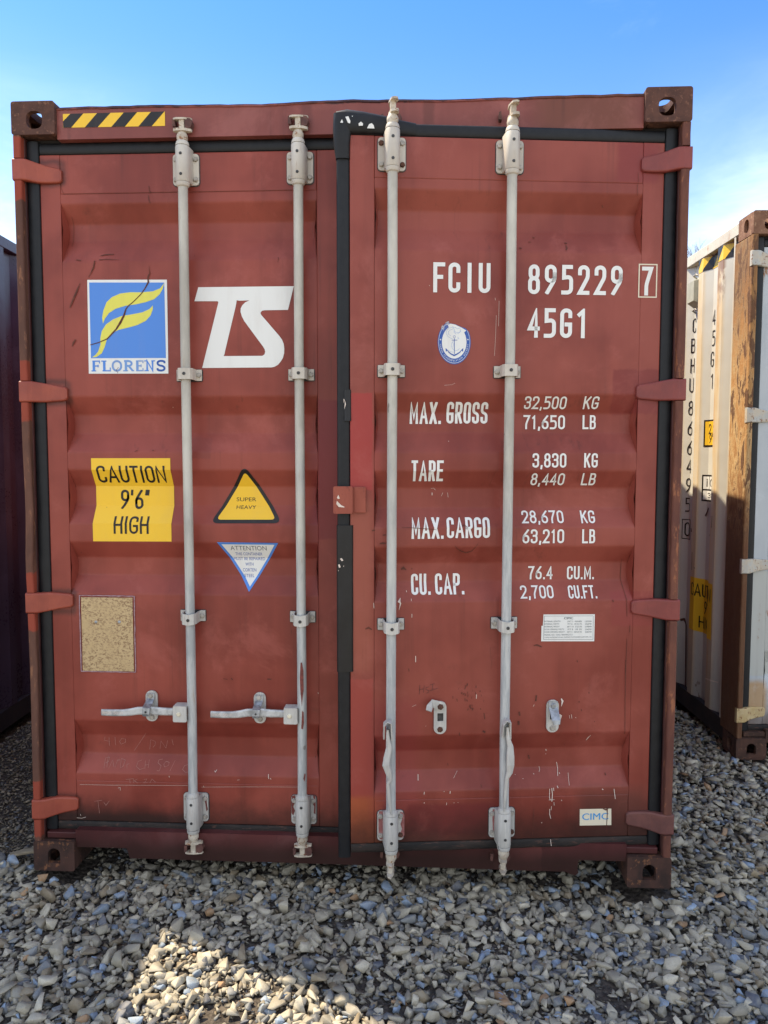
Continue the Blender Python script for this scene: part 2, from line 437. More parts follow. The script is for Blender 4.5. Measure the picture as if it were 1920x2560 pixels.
def paint(name, a, b, patches=(), specks=1.0, grime=True, rough=0.42, dark=(0.028, 0.013, 0.010), grime_top=0.32, rustcol=(0.16, 0.055, 0.02), rust=0.0, gz=(None, 0.165)):
    g = newmat(name); o = g.obj(); x, y, z = g.sep(o)
    n1 = g.noise(o, 1.7, 4, 0.6); n2 = g.noise(g.scale(o, (9, 9, 0.8)), 2.0, 4, 0.6); n3 = g.noise(o, 60, 3, 0.6)
    col = g.mix(g.ss(n1, 0.36, 0.62), a, b)
    col = g.mix(g.mul(g.ss(n2, 0.45, 0.8), 0.20), col, tuple(c*1.25 for c in b))
    col = g.mix(g.mul(g.ss(n2, 0.52, 0.2), 0.16), col, tuple(c*0.55 for c in a))
    wob = g.mul(g.sub(g.noise(o, 22, 4, 0.65), 0.5), 0.022)
    for (x0, x1, z0, z1, s, c, st) in patches:
        col = g.mix(g.mul(rect(g, x, z, x0, x1, z0, z1, s, wob), st), col, c)
    # thin run-down dirt and weathering
    run = g.mul(g.ss(g.noise(g.scale(o, (24, 24, 0.6)), 1.0, 5, 0.7), 0.54, 0.74), g.ss(g.noise(o, 1.3, 3), 0.45, 0.62))
    col = g.mix(g.mul(run, 0.45), col, dark)
    fade = g.mul(g.ss(g.noise(o, 3.1, 6, 0.7, 0.4), 0.52, 0.70), 0.26)
    col = g.mix(fade, col, tuple(min(1, c*1.5+0.05) for c in b))
    scr = g.mul(g.math('LESS_THAN', g.noise(g.scale(o, (40, 40, 3.0)), 1.0, 4, 0.6), 0.29), g.ss(g.noise(o, 2.7, 3), 0.5, 0.6))
    col = g.mix(g.mul(scr, 0.35), col, dark)
    if grime:
        gz_ = g.add(z, g.mul(g.sub(g.noise(o, 7, 5, 0.7), 0.5), 0.16 if gz[0] is None else 0.05))
        col = g.mix(g.mul(g.ss(gz_, gz[0] or grime_top, gz[1]), 0.85), col, dark)
        pat = g.mul(g.ss(g.noise(o, 5.5, 5, 0.65), 0.62, 0.76), g.ss(z, 1.35, 0.5))
        col = g.mix(g.mul(pat, 0.34), col, dark)
    if rust:
        rr = g.ss(g.add(g.noise(g.scale(o, (3, 3, 1.1)), 3.0, 7, 0.7), 0.0), 0.64-rust*0.2, 0.70-rust*0.12)
        col = g.mix(rr, col, rustcol)
    if specks:
        lowz = g.add(g.mul(g.ss(z, 1.5, 0.6), 0.8), 0.2)
        sp = spots(g, o, 17, 0.10*specks, 0.10)
        col = g.mix(g.mul(sp, g.mul(lowz, 0.85)), col, dark)
        sp2 = spots(g, g.scale(o, (1, 1, 0.45)), 31, 0.07*specks, 0.05)
        col = g.mix(g.mul(sp2, 0.8), col, (0.50, 0.38, 0.30))
    hb = g.add(g.mul(g.noise(o, 3.2, 2), 1.0), g.mul(g.noise(o, 90, 2), 0.012))
    nr = g.bump(hb, 0.22, 0.02)
    ro = g.add(g.mul(g.sub(n3, 0.5), 0.15), g.add(rough, g.mul(g.sub(n1, 0.5), 0.20)))
    return fin(g, col, ro, 0, nr, 0.34)
def simple(name, a, b, sc=20, rough=0.5, metal=0, bump=0.15, stretch=(1,1,1), spec=0.5, dist=0.004):
    g = newmat(name); o = g.scale(g.obj(), stretch); n = g.noise(o, sc, 5, 0.62)
    return fin(g, g.mix(g.ss(n, 0.35, 0.65), a, b), g.add(rough, g.mul(g.sub(n, 0.5), 0.2)), metal, g.bump(n, bump, dist), spec)
def rusty(name, a, b, c, sc=9, rough=0.75, hz=None, hcol=None, hr=0.105, stretch=(1,1,0.35)):
    g = newmat(name); o = g.obj(); x, y, z = g.sep(o); ov = g.scale(o, stretch)
    n = g.noise(ov, sc, 7, 0.68); n2 = g.noise(ov, sc*3.5, 5, 0.7)
    col = g.mix(g.ss(n, 0.38, 0.62), a, b)
    col = g.mix(g.ss(n2, 0.56, 0.64), col, c)
    if hz:
        zz = g.add(z, g.mul(g.sub(g.noise(o, 30, 3), 0.5), 0.03)); m = None
        for h, up, dn_ in hz:
            k = g.mul(g.ss(zz, h-dn_-0.004, h-dn_+0.004), g.ss(zz, h+up+0.004, h+up-0.004)); m = k if m is None else g.mx(m, k)
        col = g.mix(m, col, g.mix(n2, tuple(v*0.8 for v in hcol), tuple(v*1.15 for v in hcol)))
    return fin(g, col, rough, 0, g.bump(g.add(n, g.mul(n2, 0.5)), 0.45, 0.006), 0.35)

RED_A, RED_B = (0.190, 0.033, 0.022), (0.285, 0.060, 0.041)
BRIGHT = (0.33, 0.040, 0.034); DEEP = (0.165, 0.024, 0.022); ORNG = (0.36, 0.085, 0.030)
PATCH_L = [(0.03, 0.32, 0.185, 0.34, 0.02, (0.26, 0.060, 0.042), 0.7),
           (1.066, 1.20, 1.30, 1.818, 0.004, (0.17, 0.018, 0.021), 0.85), (1.035, 1.07, 1.25, 1.62, 0.02, (0.185, 0.020, 0.022), 0.6),
           (1.066, 1.20, 0.9, 1.36, 0.12, (0.17, 0.030, 0.026), 0.55), (0.58, 0.66, 1.60, 1.68, 0.004, (0.21, 0.045, 0.034), 0.7)]
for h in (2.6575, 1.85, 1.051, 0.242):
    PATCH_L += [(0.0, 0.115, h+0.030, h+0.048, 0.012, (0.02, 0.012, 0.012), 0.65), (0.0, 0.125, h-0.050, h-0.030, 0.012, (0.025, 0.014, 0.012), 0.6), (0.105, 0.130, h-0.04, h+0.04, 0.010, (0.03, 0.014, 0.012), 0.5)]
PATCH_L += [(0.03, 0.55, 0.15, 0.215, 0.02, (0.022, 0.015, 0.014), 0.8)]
PATCH_R = [(-1.16, -1.072, 1.49, 1.835, 0.003, BRIGHT, 0.95), (-1.075, -1.04, 1.45, 1.72, 0.02, BRIGHT, 0.3),
           (-1.16, -1.072, 0.18, 0.80, 0.003, (0.30, 0.050, 0.038), 0.85), (-1.16, -1.03, 0.17, 0.36, 0.012, ORNG, 0.85),
           (-1.075, -0.90, 0.24, 0.72, 0.03, (0.27, 0.048, 0.042), 0.6), (-1.16, -1.072, 0.83, 1.45, 0.02, (0.31, 0.085, 0.055), 0.7),
           (-0.94, -0.62, 0.205, 0.325, 0.012, DEEP, 0.9),
           (-0.20, -0.05, 2.585, 2.72, 0.012, (0.20, 0.028, 0.026), 0.75), (-0.20, -0.03, 1.765, 1.925, 0.006, (0.19, 0.030, 0.025), 0.9),
           (-0.19, -0.03, 0.985, 1.115, 0.006, (0.22, 0.036, 0.030), 0.85),
           (-0.30, -0.03, 0.17, 0.36, 0.05, (0.09, 0.030, 0.022), 0.75)]
M = {}
M['doorL'] = paint('red_door_paint', RED_A, RED_B, PATCH_L, specks=0.8)
M['doorR'] = paint('red_door_paint_worn', RED_A, (0.272, 0.062, 0.043), PATCH_R, specks=1.35, grime_top=0.36)
M['frame'] = paint('red_frame_paint', (0.19, 0.050, 0.040), (0.25, 0.072, 0.058), [(0.1, 2.4, 2.872, 2.92, 0.002, (0.035, 0.018, 0.020), 0.9), (1.9, 2.25, 2.74, 2.90, 0.05, (0.14, 0.045, 0.024), 0.75), (1.06, 1.10, 2.7, 2.9, 0.01, (0.12, 0.035, 0.028), 0.5), (1.50, 1.54, 2.7, 2.9, 0.008, (0.10, 0.03, 0.022), 0.5)], specks=0.5, grime=False)  # top-edge strip: the header lip's shade painted as a dark line
M['sill'] = paint('sill_paint', (0.062, 0.018, 0.018), (0.100, 0.027, 0.026), [(1.78, 1.96, 0.04, 0.15, 0.004, (0.17, 0.05, 0.045), 0.8)], specks=0.8, grime_top=0.20, gz=(0.165, 0.075))
M['wallred'] = paint('red_wall_paint', (0.15, 0.036, 0.03), (0.2, 0.052, 0.04), specks=0.3)
HZ = (2.6575, 1.85, 1.051, 0.242)
M['flangeL'] = rusty('post_flange_rust_left', (0.095, 0.043, 0.030), (0.14, 0.062, 0.040), (0.22, 0.10, 0.055), hz=[(h, 0.115, 0.11) for h in HZ], hcol=(0.27, 0.052, 0.028))
M['flangeR'] = rusty('post_flange_rust_right', (0.10, 0.036, 0.026), (0.15, 0.055, 0.034), (0.27, 0.105, 0.05), hz=[(1.85, 0.01, 0.01)], hcol=(0.2, 0.05, 0.03))
M['post'] = simple('post_paint', (0.045, 0.014, 0.013), (0.085, 0.024, 0.021), 6, 0.6)
M['cast'] = rusty('casting_rust', (0.070, 0.032, 0.024), (0.105, 0.046, 0.032), (0.18, 0.085, 0.055), 14, 0.8, stretch=(1,1,1))
M['castlow'] = rusty('casting_rust_low', (0.034, 0.019, 0.015), (0.070, 0.032, 0.023), (0.20, 0.085, 0.040), 10, 0.82, stretch=(1,1,0.7))
M['gasket'] = simple('rubber_gasket', (0.005, 0.006, 0.008), (0.010, 0.011, 0.013), 30, 0.5, spec=0.35, bump=0.08)
M['gasketdirty'] = rusty('rubber_gasket_dirty', (0.012, 0.011, 0.011), (0.032, 0.024, 0.020), (0.080, 0.040, 0.03), 10, 0.7, stretch=(0.6,1,2.5))
M['tape'] = simple('black_tape', (0.006, 0.006, 0.007), (0.010, 0.010, 0.011), 16, 0.42, spec=0.4)
def galv(name, a, b, st, stc, bl):
    g = newmat(name); o = g.obj(); n = g.noise(g.scale(o, (1,1,.35)), 9, 5, 0.65); n2 = g.noise(g.scale(o, (5,5,0.6)), 9, 6, 0.7); n3 = g.noise(o, 2.1, 3)
    x, y, z = g.sep(o)
    col = g.mix(g.ss(n, 0.35, 0.65), a, b)
    bm = g.mul(g.ss(g.add(z, g.mul(g.sub(n3, 0.5), 1.6)), 1.75, 1.0), bl)
    col = g.mix(bm, col, g.mix(g.ss(n2, 0.4, 0.6), (0.30, 0.33, 0.35), (0.50, 0.52, 0.52)))
    col = g.mix(g.mul(g.ss(n2, 0.58, 0.75), st), col, stc)
    chip = g.math('LESS_THAN', g.noise(g.scale(o, (1,1,.3)), 30, 3, 0.5), 0.255)
    col = g.mix(g.mul(chip, 0.7), col, (0.14, 0.12, 0.10))
    return fin(g, col, g.add(0.42, g.mul(n, 0.2)), 0.0, g.bump(n2, 0.2, 0.002), 0.5)
M['rod'] = galv('rod_paint', (0.38, 0.36, 0.31), (0.55, 0.53, 0.46), 0.75, (0.33, 0.24, 0.15), 0.75)
M['hard'] = galv('hardware_paint', (0.46, 0.42, 0.36), (0.60, 0.56, 0.48), 0.75, (0.26, 0.15, 0.085), 0.45)
M['cam'] = rusty('cam_paint', (0.40, 0.34, 0.26), (0.58, 0.52, 0.42), (0.26, 0.13, 0.07), 16, 0.55, stretch=(1,1,1))
M['steel'] = simple('galvanised_steel', (0.24, 0.25, 0.26), (0.42, 0.45, 0.48), 45, 0.42, 0.55, 0.3, spec=0.5, dist=0.001)
M['handle'] = simple('handle_zinc', (0.30, 0.31, 0.31), (0.56, 0.57, 0.56), 28, 0.5, 0.25, 0.3, dist=0.001)
M['bolt'] = simple('bolt_steel', (0.30, 0.28, 0.24), (0.46, 0.43, 0.38), 60, 0.5, 0.2, 0.2, dist=0.001)
M['rustbolt'] = simple('rust_bolt', (0.06, 0.028, 0.018), (0.12, 0.05, 0.03), 80, 0.85)
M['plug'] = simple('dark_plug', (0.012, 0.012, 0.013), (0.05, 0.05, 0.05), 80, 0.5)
M['keeper'] = simple('keeper_rust', (0.075, 0.030, 0.024), (0.14, 0.060, 0.045), 40, 0.75)
M['hingeL'] = simple('hinge_red', (0.24, 0.044, 0.026), (0.32, 0.066, 0.036), 9, 0.5, bump=0.2)
M['hingeR'] = simple('hinge_dark_red', (0.17, 0.030, 0.026), (0.22, 0.042, 0.034), 9, 0.5, bump=0.2)
M['hingeB'] = simple('hinge_brown_red', (0.10, 0.036, 0.032), (0.15, 0.055, 0.045), 12, 0.6, bump=0.3)
def vinyl(name, c, dirt=0.26, rough=0.4):
    g = newmat(name); o = g.obj(); n = g.noise(g.scale(o, (6, 6, 1)), 3, 5, 0.65)
    col = g.mix(g.mul(g.ss(n, 0.45, 0.8), dirt), c, (0.35, 0.25, 0.18))
    sp = spots(g, o, 45, 0.12, 0.035)
    col = g.mix(g.mul(sp, 0.85), col, (0.05, 0.03, 0.025))
    return fin(g, col, rough, 0, None, 0.4)
M['white'] = vinyl('white_vinyl', (0.74, 0.75, 0.72), 0.15); M['cream'] = vinyl('cream_vinyl', (0.72, 0.66, 0.50), 0.2)
M['yellow'] = vinyl('yellow_vinyl', (0.84, 0.52, 0.030), 0.10); M['black'] = vinyl('black_vinyl', (0.012, 0.010, 0.010), 0.05)
M['fyellow'] = vinyl('lemon_vinyl', (0.70, 0.66, 0.10)); M['blue'] = vinyl('blue_vinyl', (0.075, 0.235, 0.66), 0.08); M['lblue'] = vinyl('pale_blue_vinyl', (0.16, 0.31, 0.62))
M['dblue'] = vinyl('deep_blue_vinyl', (0.015, 0.085, 0.36)); M['cyan'] = vinyl('cyan_vinyl', (0.06, 0.30, 0.62), 0.05)
M['grey'] = vinyl('grey_print', (0.12, 0.14, 0.15), 0.0)
M['mark'] = simple('rust_mark', (0.075, 0.022, 0.014), (0.13, 0.036, 0.020), 60, 0.8)
M['chalk'] = simple('chalk', (0.44, 0.24, 0.20), (0.36, 0.16, 0.13), 90, 0.9)
M['chip'] = simple('paint_chip', (0.62, 0.52, 0.44), (0.72, 0.62, 0.54), 60, 0.8)
M['ink'] = simple('marker_ink', (0.03, 0.012, 0.012), (0.05, 0.02, 0.02), 60, 0.6)
g = newmat('brass_plate'); o = g.obj(); n = g.noise(g.scale(o, (1, 1, 1.3)), 115, 6, 0.8); n2 = g.noise(o, 14, 4)
M['brass'] = fin(g, g.mix(g.math('MULTIPLY', g.ss(n, 0.48, 0.58), g.ss(n2, 0.25, 0.55)), g.mix(n2, (0.46, 0.33, 0.17), (0.58, 0.45, 0.26)), (0.24, 0.15, 0.08)), 0.5, 0.35, g.bump(n, 0.3, 0.001))
M['dark'] = simple('dark_interior', (0.012, 0.010, 0.010), (0.02, 0.016, 0.015), 5, 0.9)
M['roof'] = simple('roof_paint', (0.05, 0.02, 0.02), (0.09, 0.035, 0.03), 5, 0.6)

# ------------------------------------------------------------------ container builder
CW, CH, CL = 2.438, 2.896, 12.19
def casting(parent, x0, z0, mat, mir, ybase=0.0, hole='front'):
    """hollow corner fitting with real holes in front, side and top/bottom faces; mir=True when the outer side is +x"""
    mb = MB(); w, h, d = 0.162, 0.118, 0.178
    top = z0 > 1
    def f(x): return x0 + (w-x if mir else x)
    # front plate
    cx, cz = (0.086, 0.051) if top else (0.081, 0.060)
    if top: hol = rrect(cx-0.030, cx+0.030, cz-0.031, cz+0.032, 0.024, 4)
    else: hol = rrect(cx-0.0245, cx+0.0245, cz-0.031, cz+0.031, 0.0225, 6)[:14] + [(cx-0.0245, cz-0.031), (cx+0.0245, cz-0.031)]
    if not top:
        hol = [(cx+0.0245, cz-0.029)] + [(cx+0.0245*math.cos(R(t)), cz+0.006+0.0245*math.sin(R(t))) for t in range(0, 181, 20)] + [(cx-0.0245, cz-0.029)]
    o = rrect(0.0, w, 0.0, h, 0.009, 3)
    mb.prism([(f(a), z0+b) for a, b in o], ybase, ybase+0.022, 0, [[(f(a), z0+b) for a, b in hol]])
    y0 = ybase+0.0221; y1 = ybase+d-0.0301
    # outer side plate with slot
    st = len(mb.v)
    ho = rrect((y0+y1)/2-0.026, (y0+y1)/2+0.026, 0.059-0.036, 0.059+0.036, 0.025, 5)
    mb.prism([(y0, 0.002), (y1, 0.002), (y1, h-0.002), (y0, h-0.002)], 0.001, 0.018, 0, [ho])
    for i in range(st, len(mb.v)):
        yy, xx, zz = mb.v[i]; mb.v[i] = (f(xx), yy, z0+zz)
    # top or bottom plate with slot, other one solid
    st = len(mb.v)
    ho = rrect(0.086-0.038, 0.086+0.038, ybase+0.0255, ybase+0.145, 0.03, 5)
    mb.prism([(0.0185, y0), (w-0.0185, y0), (w-0.0185, y1), (0.0185, y1)], 0, 0.028, 0, [ho])
    for i in range(st, len(mb.v)):
        xx, t, yy = mb.v[i]; mb.v[i] = (f(xx), yy, (z0+h-0.002-t) if top else (z0+0.002+t))
    zz = z0+0.002 if top else z0+h-0.022
    mb.box(f(0.0185), f(w-0.0185), y0, y1, zz, zz+0.02)
    mb.box(f(w-0.018), f(w-0.001), y0, y1, z0+0.002, z0+h-0.002)
    mb.box(f(0.001), f(w-0.001), y1+0.0001, ybase+d, z0+0.001, z0+h-0.001)
    return mb.build('corner_casting', mat, parent, bevel=0.004, seg=2)

def corr(mb, ya, yb, x_out, x_in, z0, z1, first, mi=0, pitch=0.278):
    """corrugated side wall along y, profile outer flat 70, slope 68, inner 72, slope 68"""
    pts = [(ya, x_in)]; y = first
    pts.append((y-0.068, x_in))
    while y < yb-0.3:
        pts += [(y, x_out), (y+0.070, x_out), (y+0.138, x_in), (y+0.210, x_in)]; y += pitch
    pts.append((yb, x_in))
    n = len(pts); t = 0.004 if x_in > x_out else -0.004
    vs = [(p[1], p[0], z0) for p in pts] + [(p[1], p[0], z1) for p in pts]
    mb.addf(vs, [(i, i+1, n+i+1, n+i) for i in range(n-1)], mi)
    vs = [(p[1]+t, p[0], z0) for p in pts] + [(p[1]+t, p[0], z1) for p in pts]
    mb.addf(vs, [(i, i+1, n+i+1, n+i) for i in range(n-1)], mi)
    return pts

def bead(mb, p0, p1, w, dep, mi=0, n=10, wob=0.0):
    """rubber strip with a domed front (towards -y); runs along x or z"""
    p0 = Vector(p0); p1 = Vector(p1); t = (p1-p0).normalized(); a = Vector((0, 1, 0)).cross(t).normalized(); rings = []
    k = max(2, int((p1-p0).length/0.06))
    for i in range(k+1):
        c = p0.lerp(p1, i/k); j = math.sin(i*1.7+p0.x*9)*wob
        rg = [c + a*(w/2)*math.cos(math.pi*q/n) + Vector((0, -1, 0))*(dep*(math.sin(math.pi*q/n)**0.6)+j) for q in range(n+1)]
        rg += [c - a*w/2 + Vector((0, 0.012, 0)), c + a*w/2 + Vector((0, 0.012, 0))]
        rings.append(rg)
    mb.loft(rings, mi, True, True)

def make_bracket(parent, x, zc, up, mats, rot_open=False, rust=(), lab=None):
    """bearing plate with bolts and a rounded housing around the rod; up=+1 top bearing, -1 bottom"""
    mb = MB(); z0, z1 = zc-0.056, zc+0.056
    mb.prism(rrect(x-0.048, x+0.048, z0, z1, 0.012, 4), -0.0075, -0.0014, 0)
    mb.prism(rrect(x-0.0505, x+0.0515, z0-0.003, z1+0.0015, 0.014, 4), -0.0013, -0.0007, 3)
    # housing: D section swept along z
    def D(z, r, yc=-0.045, back=-0.006):
        pts = [(x+r*math.cos(R(t)), yc-r*math.sin(R(t)), z) for t in range(0, 181, 15)]
        return [(x+r+0.003, back, z)] + pts + [(x-r-0.003, back, z)]
    za, zb = (z0-0.002, z1+0.012) if up > 0 else (z0-0.012, z1+0.002)
    mb.loft([D(za, 0.0235), D(za+0.004, 0.0255), D(zb-0.004, 0.0255), D(zb, 0.0235)], 0, True, True)
    mb.lathe((x, -0.045, za-0.018), (0, 0, 1), [(0, 0.0175), (0.003, 0.0225), (0.013, 0.0245), (0.0165, 0.0245)], 20, 0)
    mb.lathe((x, -0.045, zb+0.0015), (0, 0, 1), [(0, 0.0245), (0.004, 0.0245), (0.014, 0.0215), (0.017, 0.0175)], 20, 0)
    for i, (dx, dz) in enumerate(((-0.037, -0.036), (0.037, -0.036), (-0.037, 0.036), (0.037, 0.036))):
        mb.lathe((x+dx, -0.0076, zc+dz), (0, -1, 0), [(0, 0.0105), (0.001, 0.0105), (0.0012, 0.0088), (0.0066, 0.0088), (0.0078, 0.0070)], 6, 2 if i in rust else 1, False)
    for dz in (-0.036, 0.036):
        mb.lathe((x, -0.0700, zc+dz), (0, -1, 0), [(0, 0.0055), (0.0018, 0.0055), (0.0022, 0.003)], 10, 3, False)
    # dark paint ring round the plate
    return mb.build('rod_bracket', mats, parent, bevel=0.0022, seg=2)

def make_guide(parent, x, zc, mats, droop=0.0):
    mb = MB(); h = 0.0205
    path = [(-0.0475, -0.003), (-0.028, -0.003), (-0.0245, -0.010), (-0.0235, -0.055), (-0.019, -0.0655), (0, -0.0675), (0.019, -0.0655), (0.0235, -0.055), (0.0245, -0.010), (0.028, -0.003), (0.0475, -0.003)]
    Rg = []
    n = len(path)
    for (a, b) in path: Rg.append([(x+a, b, zc-h), (x+a, b, zc+h)])
    out = [(x+a*1.0, b) for a, b in path]; t = 0.0045
    vs = []; 
    for i, (a, b) in enumerate(path):
        p = Vector((a, b)); d0 = (Vector(path[i])-Vector(path[max(i-1, 0)])); d1 = (Vector(path[min(i+1, n-1)])-Vector(path[i]))
        d = (d0.normalized()+d1.normalized()).normalized() if i not in (0, n-1) else (d1 if i == 0 else d0).normalized()
        nn = Vector((d.y, -d.x)); dz = droop * max(0, 1-abs(a)/0.03)
        for q in (p-nn*t*0.0, p+nn*t):
            vs += [(x+q.x, q.y, zc-h-dz), (x+q.x, q.y, zc+h-dz)]
    fs = []
    for i in range(n-1):
        o = 4*i; p = o+4
        fs += [(o, p, p+1, o+1), (o+2, o+3, p+3, p+2), (o, o+2, p+2, p), (o+1, p+1, p+3, o+3)]
    fs += [(0, 1, 3, 2), (4*(n-1), 4*(n-1)+2, 4*(n-1)+3, 4*(n-1)+1)]
    mb.addf(vs, fs, 0)
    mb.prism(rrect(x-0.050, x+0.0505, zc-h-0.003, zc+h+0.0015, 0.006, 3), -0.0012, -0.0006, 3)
    for dx in (-0.037, 0.037):
        mb.lathe((x+dx, -0.0076, zc), (0, -1, 0), [(0, 0.0100), (0.001, 0.0100), (0.0012, 0.0088), (0.0062, 0.0088), (0.0075, 0.0070)], 6, 1, False)
    mb.lathe((x, -0.0719, zc-droop), (0, -1, 0), [(0, 0.0062), (0.0014, 0.0062), (0.0016, 0.002)], 12, 3, False)
    return mb.build('rod_guide', mats, parent, bevel=0.0016, seg=2)

def make_cam(parent, x, z, up, ang, mats):
    """forged cam: neck, waist and a two-flanged hook; ang turns it about the rod"""
    mb = MB(); s = up
    mb.lathe((0, 0, 0), (0, 0, s), [(0, 0.0175), (0.018, 0.0175), (0.024, 0.0200), (0.034, 0.0200), (0.042, 0.0165), (0.050, 0.013)], 18, 0)
    def fl(z0, z1, ol): 
        st = len(mb.v); mb.prism(ol, z0, z1, 0)
        for i in range(st, len(mb.v)):
            a, t, b = mb.v[i]; mb.v[i] = (a, b, t*s)
    fl(0.048, 0.057, [(-0.030, -0.012), (-0.018, -0.018), (0.012, -0.017), (0.034, -0.006), (0.036, 0.006), (0.012, 0.012), (-0.022, 0.010), (-0.031, 0.0)])
    fl(0.088, 0.0945, [(-0.030, -0.011), (-0.018, -0.016), (0.010, -0.015), (0.035, -0.008), (0.038, 0.003), (0.012, 0.011), (-0.024, 0.010), (-0.032, 0.0)])
    fl(0.057, 0.088, [(-0.010, -0.010), (0.010, -0.012), (0.014, 0.006), (-0.008, 0.010)])
    M_ = Matrix.Rotation(ang, 4, 'Z'); mb.xform(0, Matrix.Translation((x, -0.045, z)) @ M_)
    return mb.build('cam_head', mats, parent, bevel=0.0028, seg=2)

def make_door(root, sgn, org, ang, mm, main, open_, wall_only=False):
    """one door leaf; d runs from the hinge to the free edge, local x = sgn*d"""
    X = lambda d: sgn*d
    mb = MB()
    for a, b in ((0.031, 0.108), (1.064, 1.143 if sgn > 0 else 1.151)): mb.box(X(a), X(b), 0.0, 0.052, 0.182, 2.722)
    mb.box(X(0.108), X(1.064), 0.0004, 0.052, 2.579, 2.7215); mb.box(X(0.108), X(1.064), 0.0004, 0.052, 0.1825, 0.345)
    frame = mb.build('door', mm['door'], root, bevel=0.0035, seg=2)
    frame.location = org; frame.rotation_euler = (0, 0, ang)
    # corrugated panel with softened bends
    pl = []
    for i, (z, y) in enumerate(PZ):
        if i in (0, len(PZ)-1): pl.append((z, y)); continue
        p0, p, p1 = Vector(PZ[i-1]), Vector((z, y)), Vector(PZ[i+1])
        q0 = p+(p0-p).normalized()*0.007; q1 = p+(p1-p).normalized()*0.007
        for t in (0, .25, .5, .75, 1): v = q0*(1-t)**2+p*2*t*(1-t)+q1*t*t; pl.append((v.x, v.y))
    me = bpy.data.meshes.new('door_panel'); n = len(pl)
    me.from_pydata([(X(d), y, z) for d in (0.108, 1.064) for z, y in pl], [], [((i, n+i, n+i+1, i+1) if sgn > 0 else (i, i+1, n+i+1, n+i)) for i in range(n-1)])
    me.polygons.foreach_set('use_smooth', [True]*(n-1)); me.materials.append(mm['door'])
    pn = bpy.data.objects.new('door_panel', me); COL.objects.link(pn); pn.parent = frame
    # end pressings: the swaged ends of each groove
    mb = MB()
    for a, b_, c, d_ in GROOVES:
        for dd, q in ((0.1085, 1), (1.0635, -1)):
            pts = [(dd, a+0.006), (dd+q*0.003, b_-0.01), (dd+q*0.006, (b_+c)/2), (dd+q*0.003, c+0.01), (dd, d_-0.004)]
            n = len(pts)
            vs = [(X(p[0]), Y0-0.0006, p[1]) for p in pts] + [(X(p[0]+q*0.009*(1 if 0 < i < n-1 else 0)), prof(p[1])-0.0004 if 0 < i < n-1 else Y0-0.0003, p[1]) for i, p in enumerate(pts)]
            mb.addf(vs, [(i, i+1, n+i+1, n+i) for i in range(n-1)], 0, True)
    mb.addf([(X(0.108), 0.0508, 0.345), (X(1.064), 0.0508, 0.345), (X(1.064), 0.0508, 2.579), (X(0.108), 0.0508, 2.579)], [(0, 1, 2, 3)], 0)
    mb.build('groove_end', mm['door'], frame, recalc=False)
    # gaskets
    mb = MB(); bead(mb, (X(0.008), 0.002, 0.150), (X(0.008), 0.002, 2.768), 0.046, 0.012); mb.build('gasket', mm['gasket'], frame)
    mb = MB(); bead(mb, (X(0.033), 0.009, 2.744), (X(1.150), 0.009, 2.744), 0.043, 0.010); mb.build('gasket', mm['gasket'], frame)
    if sgn < 0: mb = MB(); bead(mb, (X(1.174), 0.012, 0.13), (X(1.174), 0.012, 2.77), 0.046, 0.012, wob=0.0006); mb.build('gasket', mm['gasket'], frame)
    mb = MB(); bead(mb, (X(0.033), 0.010, 0.163), (X(1.150), 0.010, 0.163), 0.036, 0.010, wob=0.002)
    mb.build('gasket', M['gasketdirty'], frame)
    # hinges
    for i, h in enumerate(HZ):
        mb = MB(); tz = (2.6435, 1.8435, 1.0565, 0.253)[i]
        secs = [(-0.050, 0.0392, 0, -0.0445, -0.020), (-0.020, 0.0392, 0, -0.0450, -0.020), (-0.002, 0.0385, 0, -0.040, -0.012), (0.030, 0.036, .4, -0.022, 0.002), (0.060, 0.032, .7, -0.015, 0.003), (0.100, 0.027, 1, -0.013, 0.003), (0.110, 0.025, 1, -0.012, 0.002), (0.117, 0.018, 1, -0.009, 0.002)]
        rings = []
        for d, hh, t, yf, yb in secs:
            zz = h + (tz-h)*t
            rings.append([(X(d), yf+0.004, zz-hh), (X(d), yf, zz-hh+0.004), (X(d), yf, zz+hh-0.004), (X(d), yf+0.004, zz+hh), (X(d), yb, zz+hh), (X(d), yb, zz-hh)])
        mb.loft(rings, 0, True, False)
        mb.lathe((X(-0.034), -0.026, h-0.039), (0, 0, 1), [(0, 0.0125), (0.078, 0.0125)], 12, 0)
        mb.build('hinge', mm['hinge'][i], frame, bevel=0.003)
    # rods with their fittings
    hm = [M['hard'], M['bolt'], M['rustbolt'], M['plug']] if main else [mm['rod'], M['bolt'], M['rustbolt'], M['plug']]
    rm = M['rod'] if main else mm['rod']; cmat = M['cam'] if main else mm['rod']
    for j, d in enumerate((0.590 if sgn < 0 else 0.584, 1.005)):
        x = X(d); mb = MB()
        bow = [0, .002, .001, .0, -.0015, 0]
        mb.tube([(x+bow[k]*sgn, -0.045, z) for k, z in enumerate((0.185, 0.6, 1.0, 1.5, 2.0, 2.73))], 0.0175, 20)
        mb.build('locking_rod', rm, frame)
        rt = (2, 1) if (main and sgn < 0 and j == 1) else ()
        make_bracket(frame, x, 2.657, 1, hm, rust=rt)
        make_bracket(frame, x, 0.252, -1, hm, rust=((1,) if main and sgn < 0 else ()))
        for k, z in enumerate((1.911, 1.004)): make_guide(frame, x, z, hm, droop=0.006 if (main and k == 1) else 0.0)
        a = 0.0 if not open_ else R(100 if sgn < 0 else 80)
        make_cam(frame, x, 2.727, 1, a, cmat); make_cam(frame, x, 0.184, -1, -a if open_ else 0, cmat)
    return frame

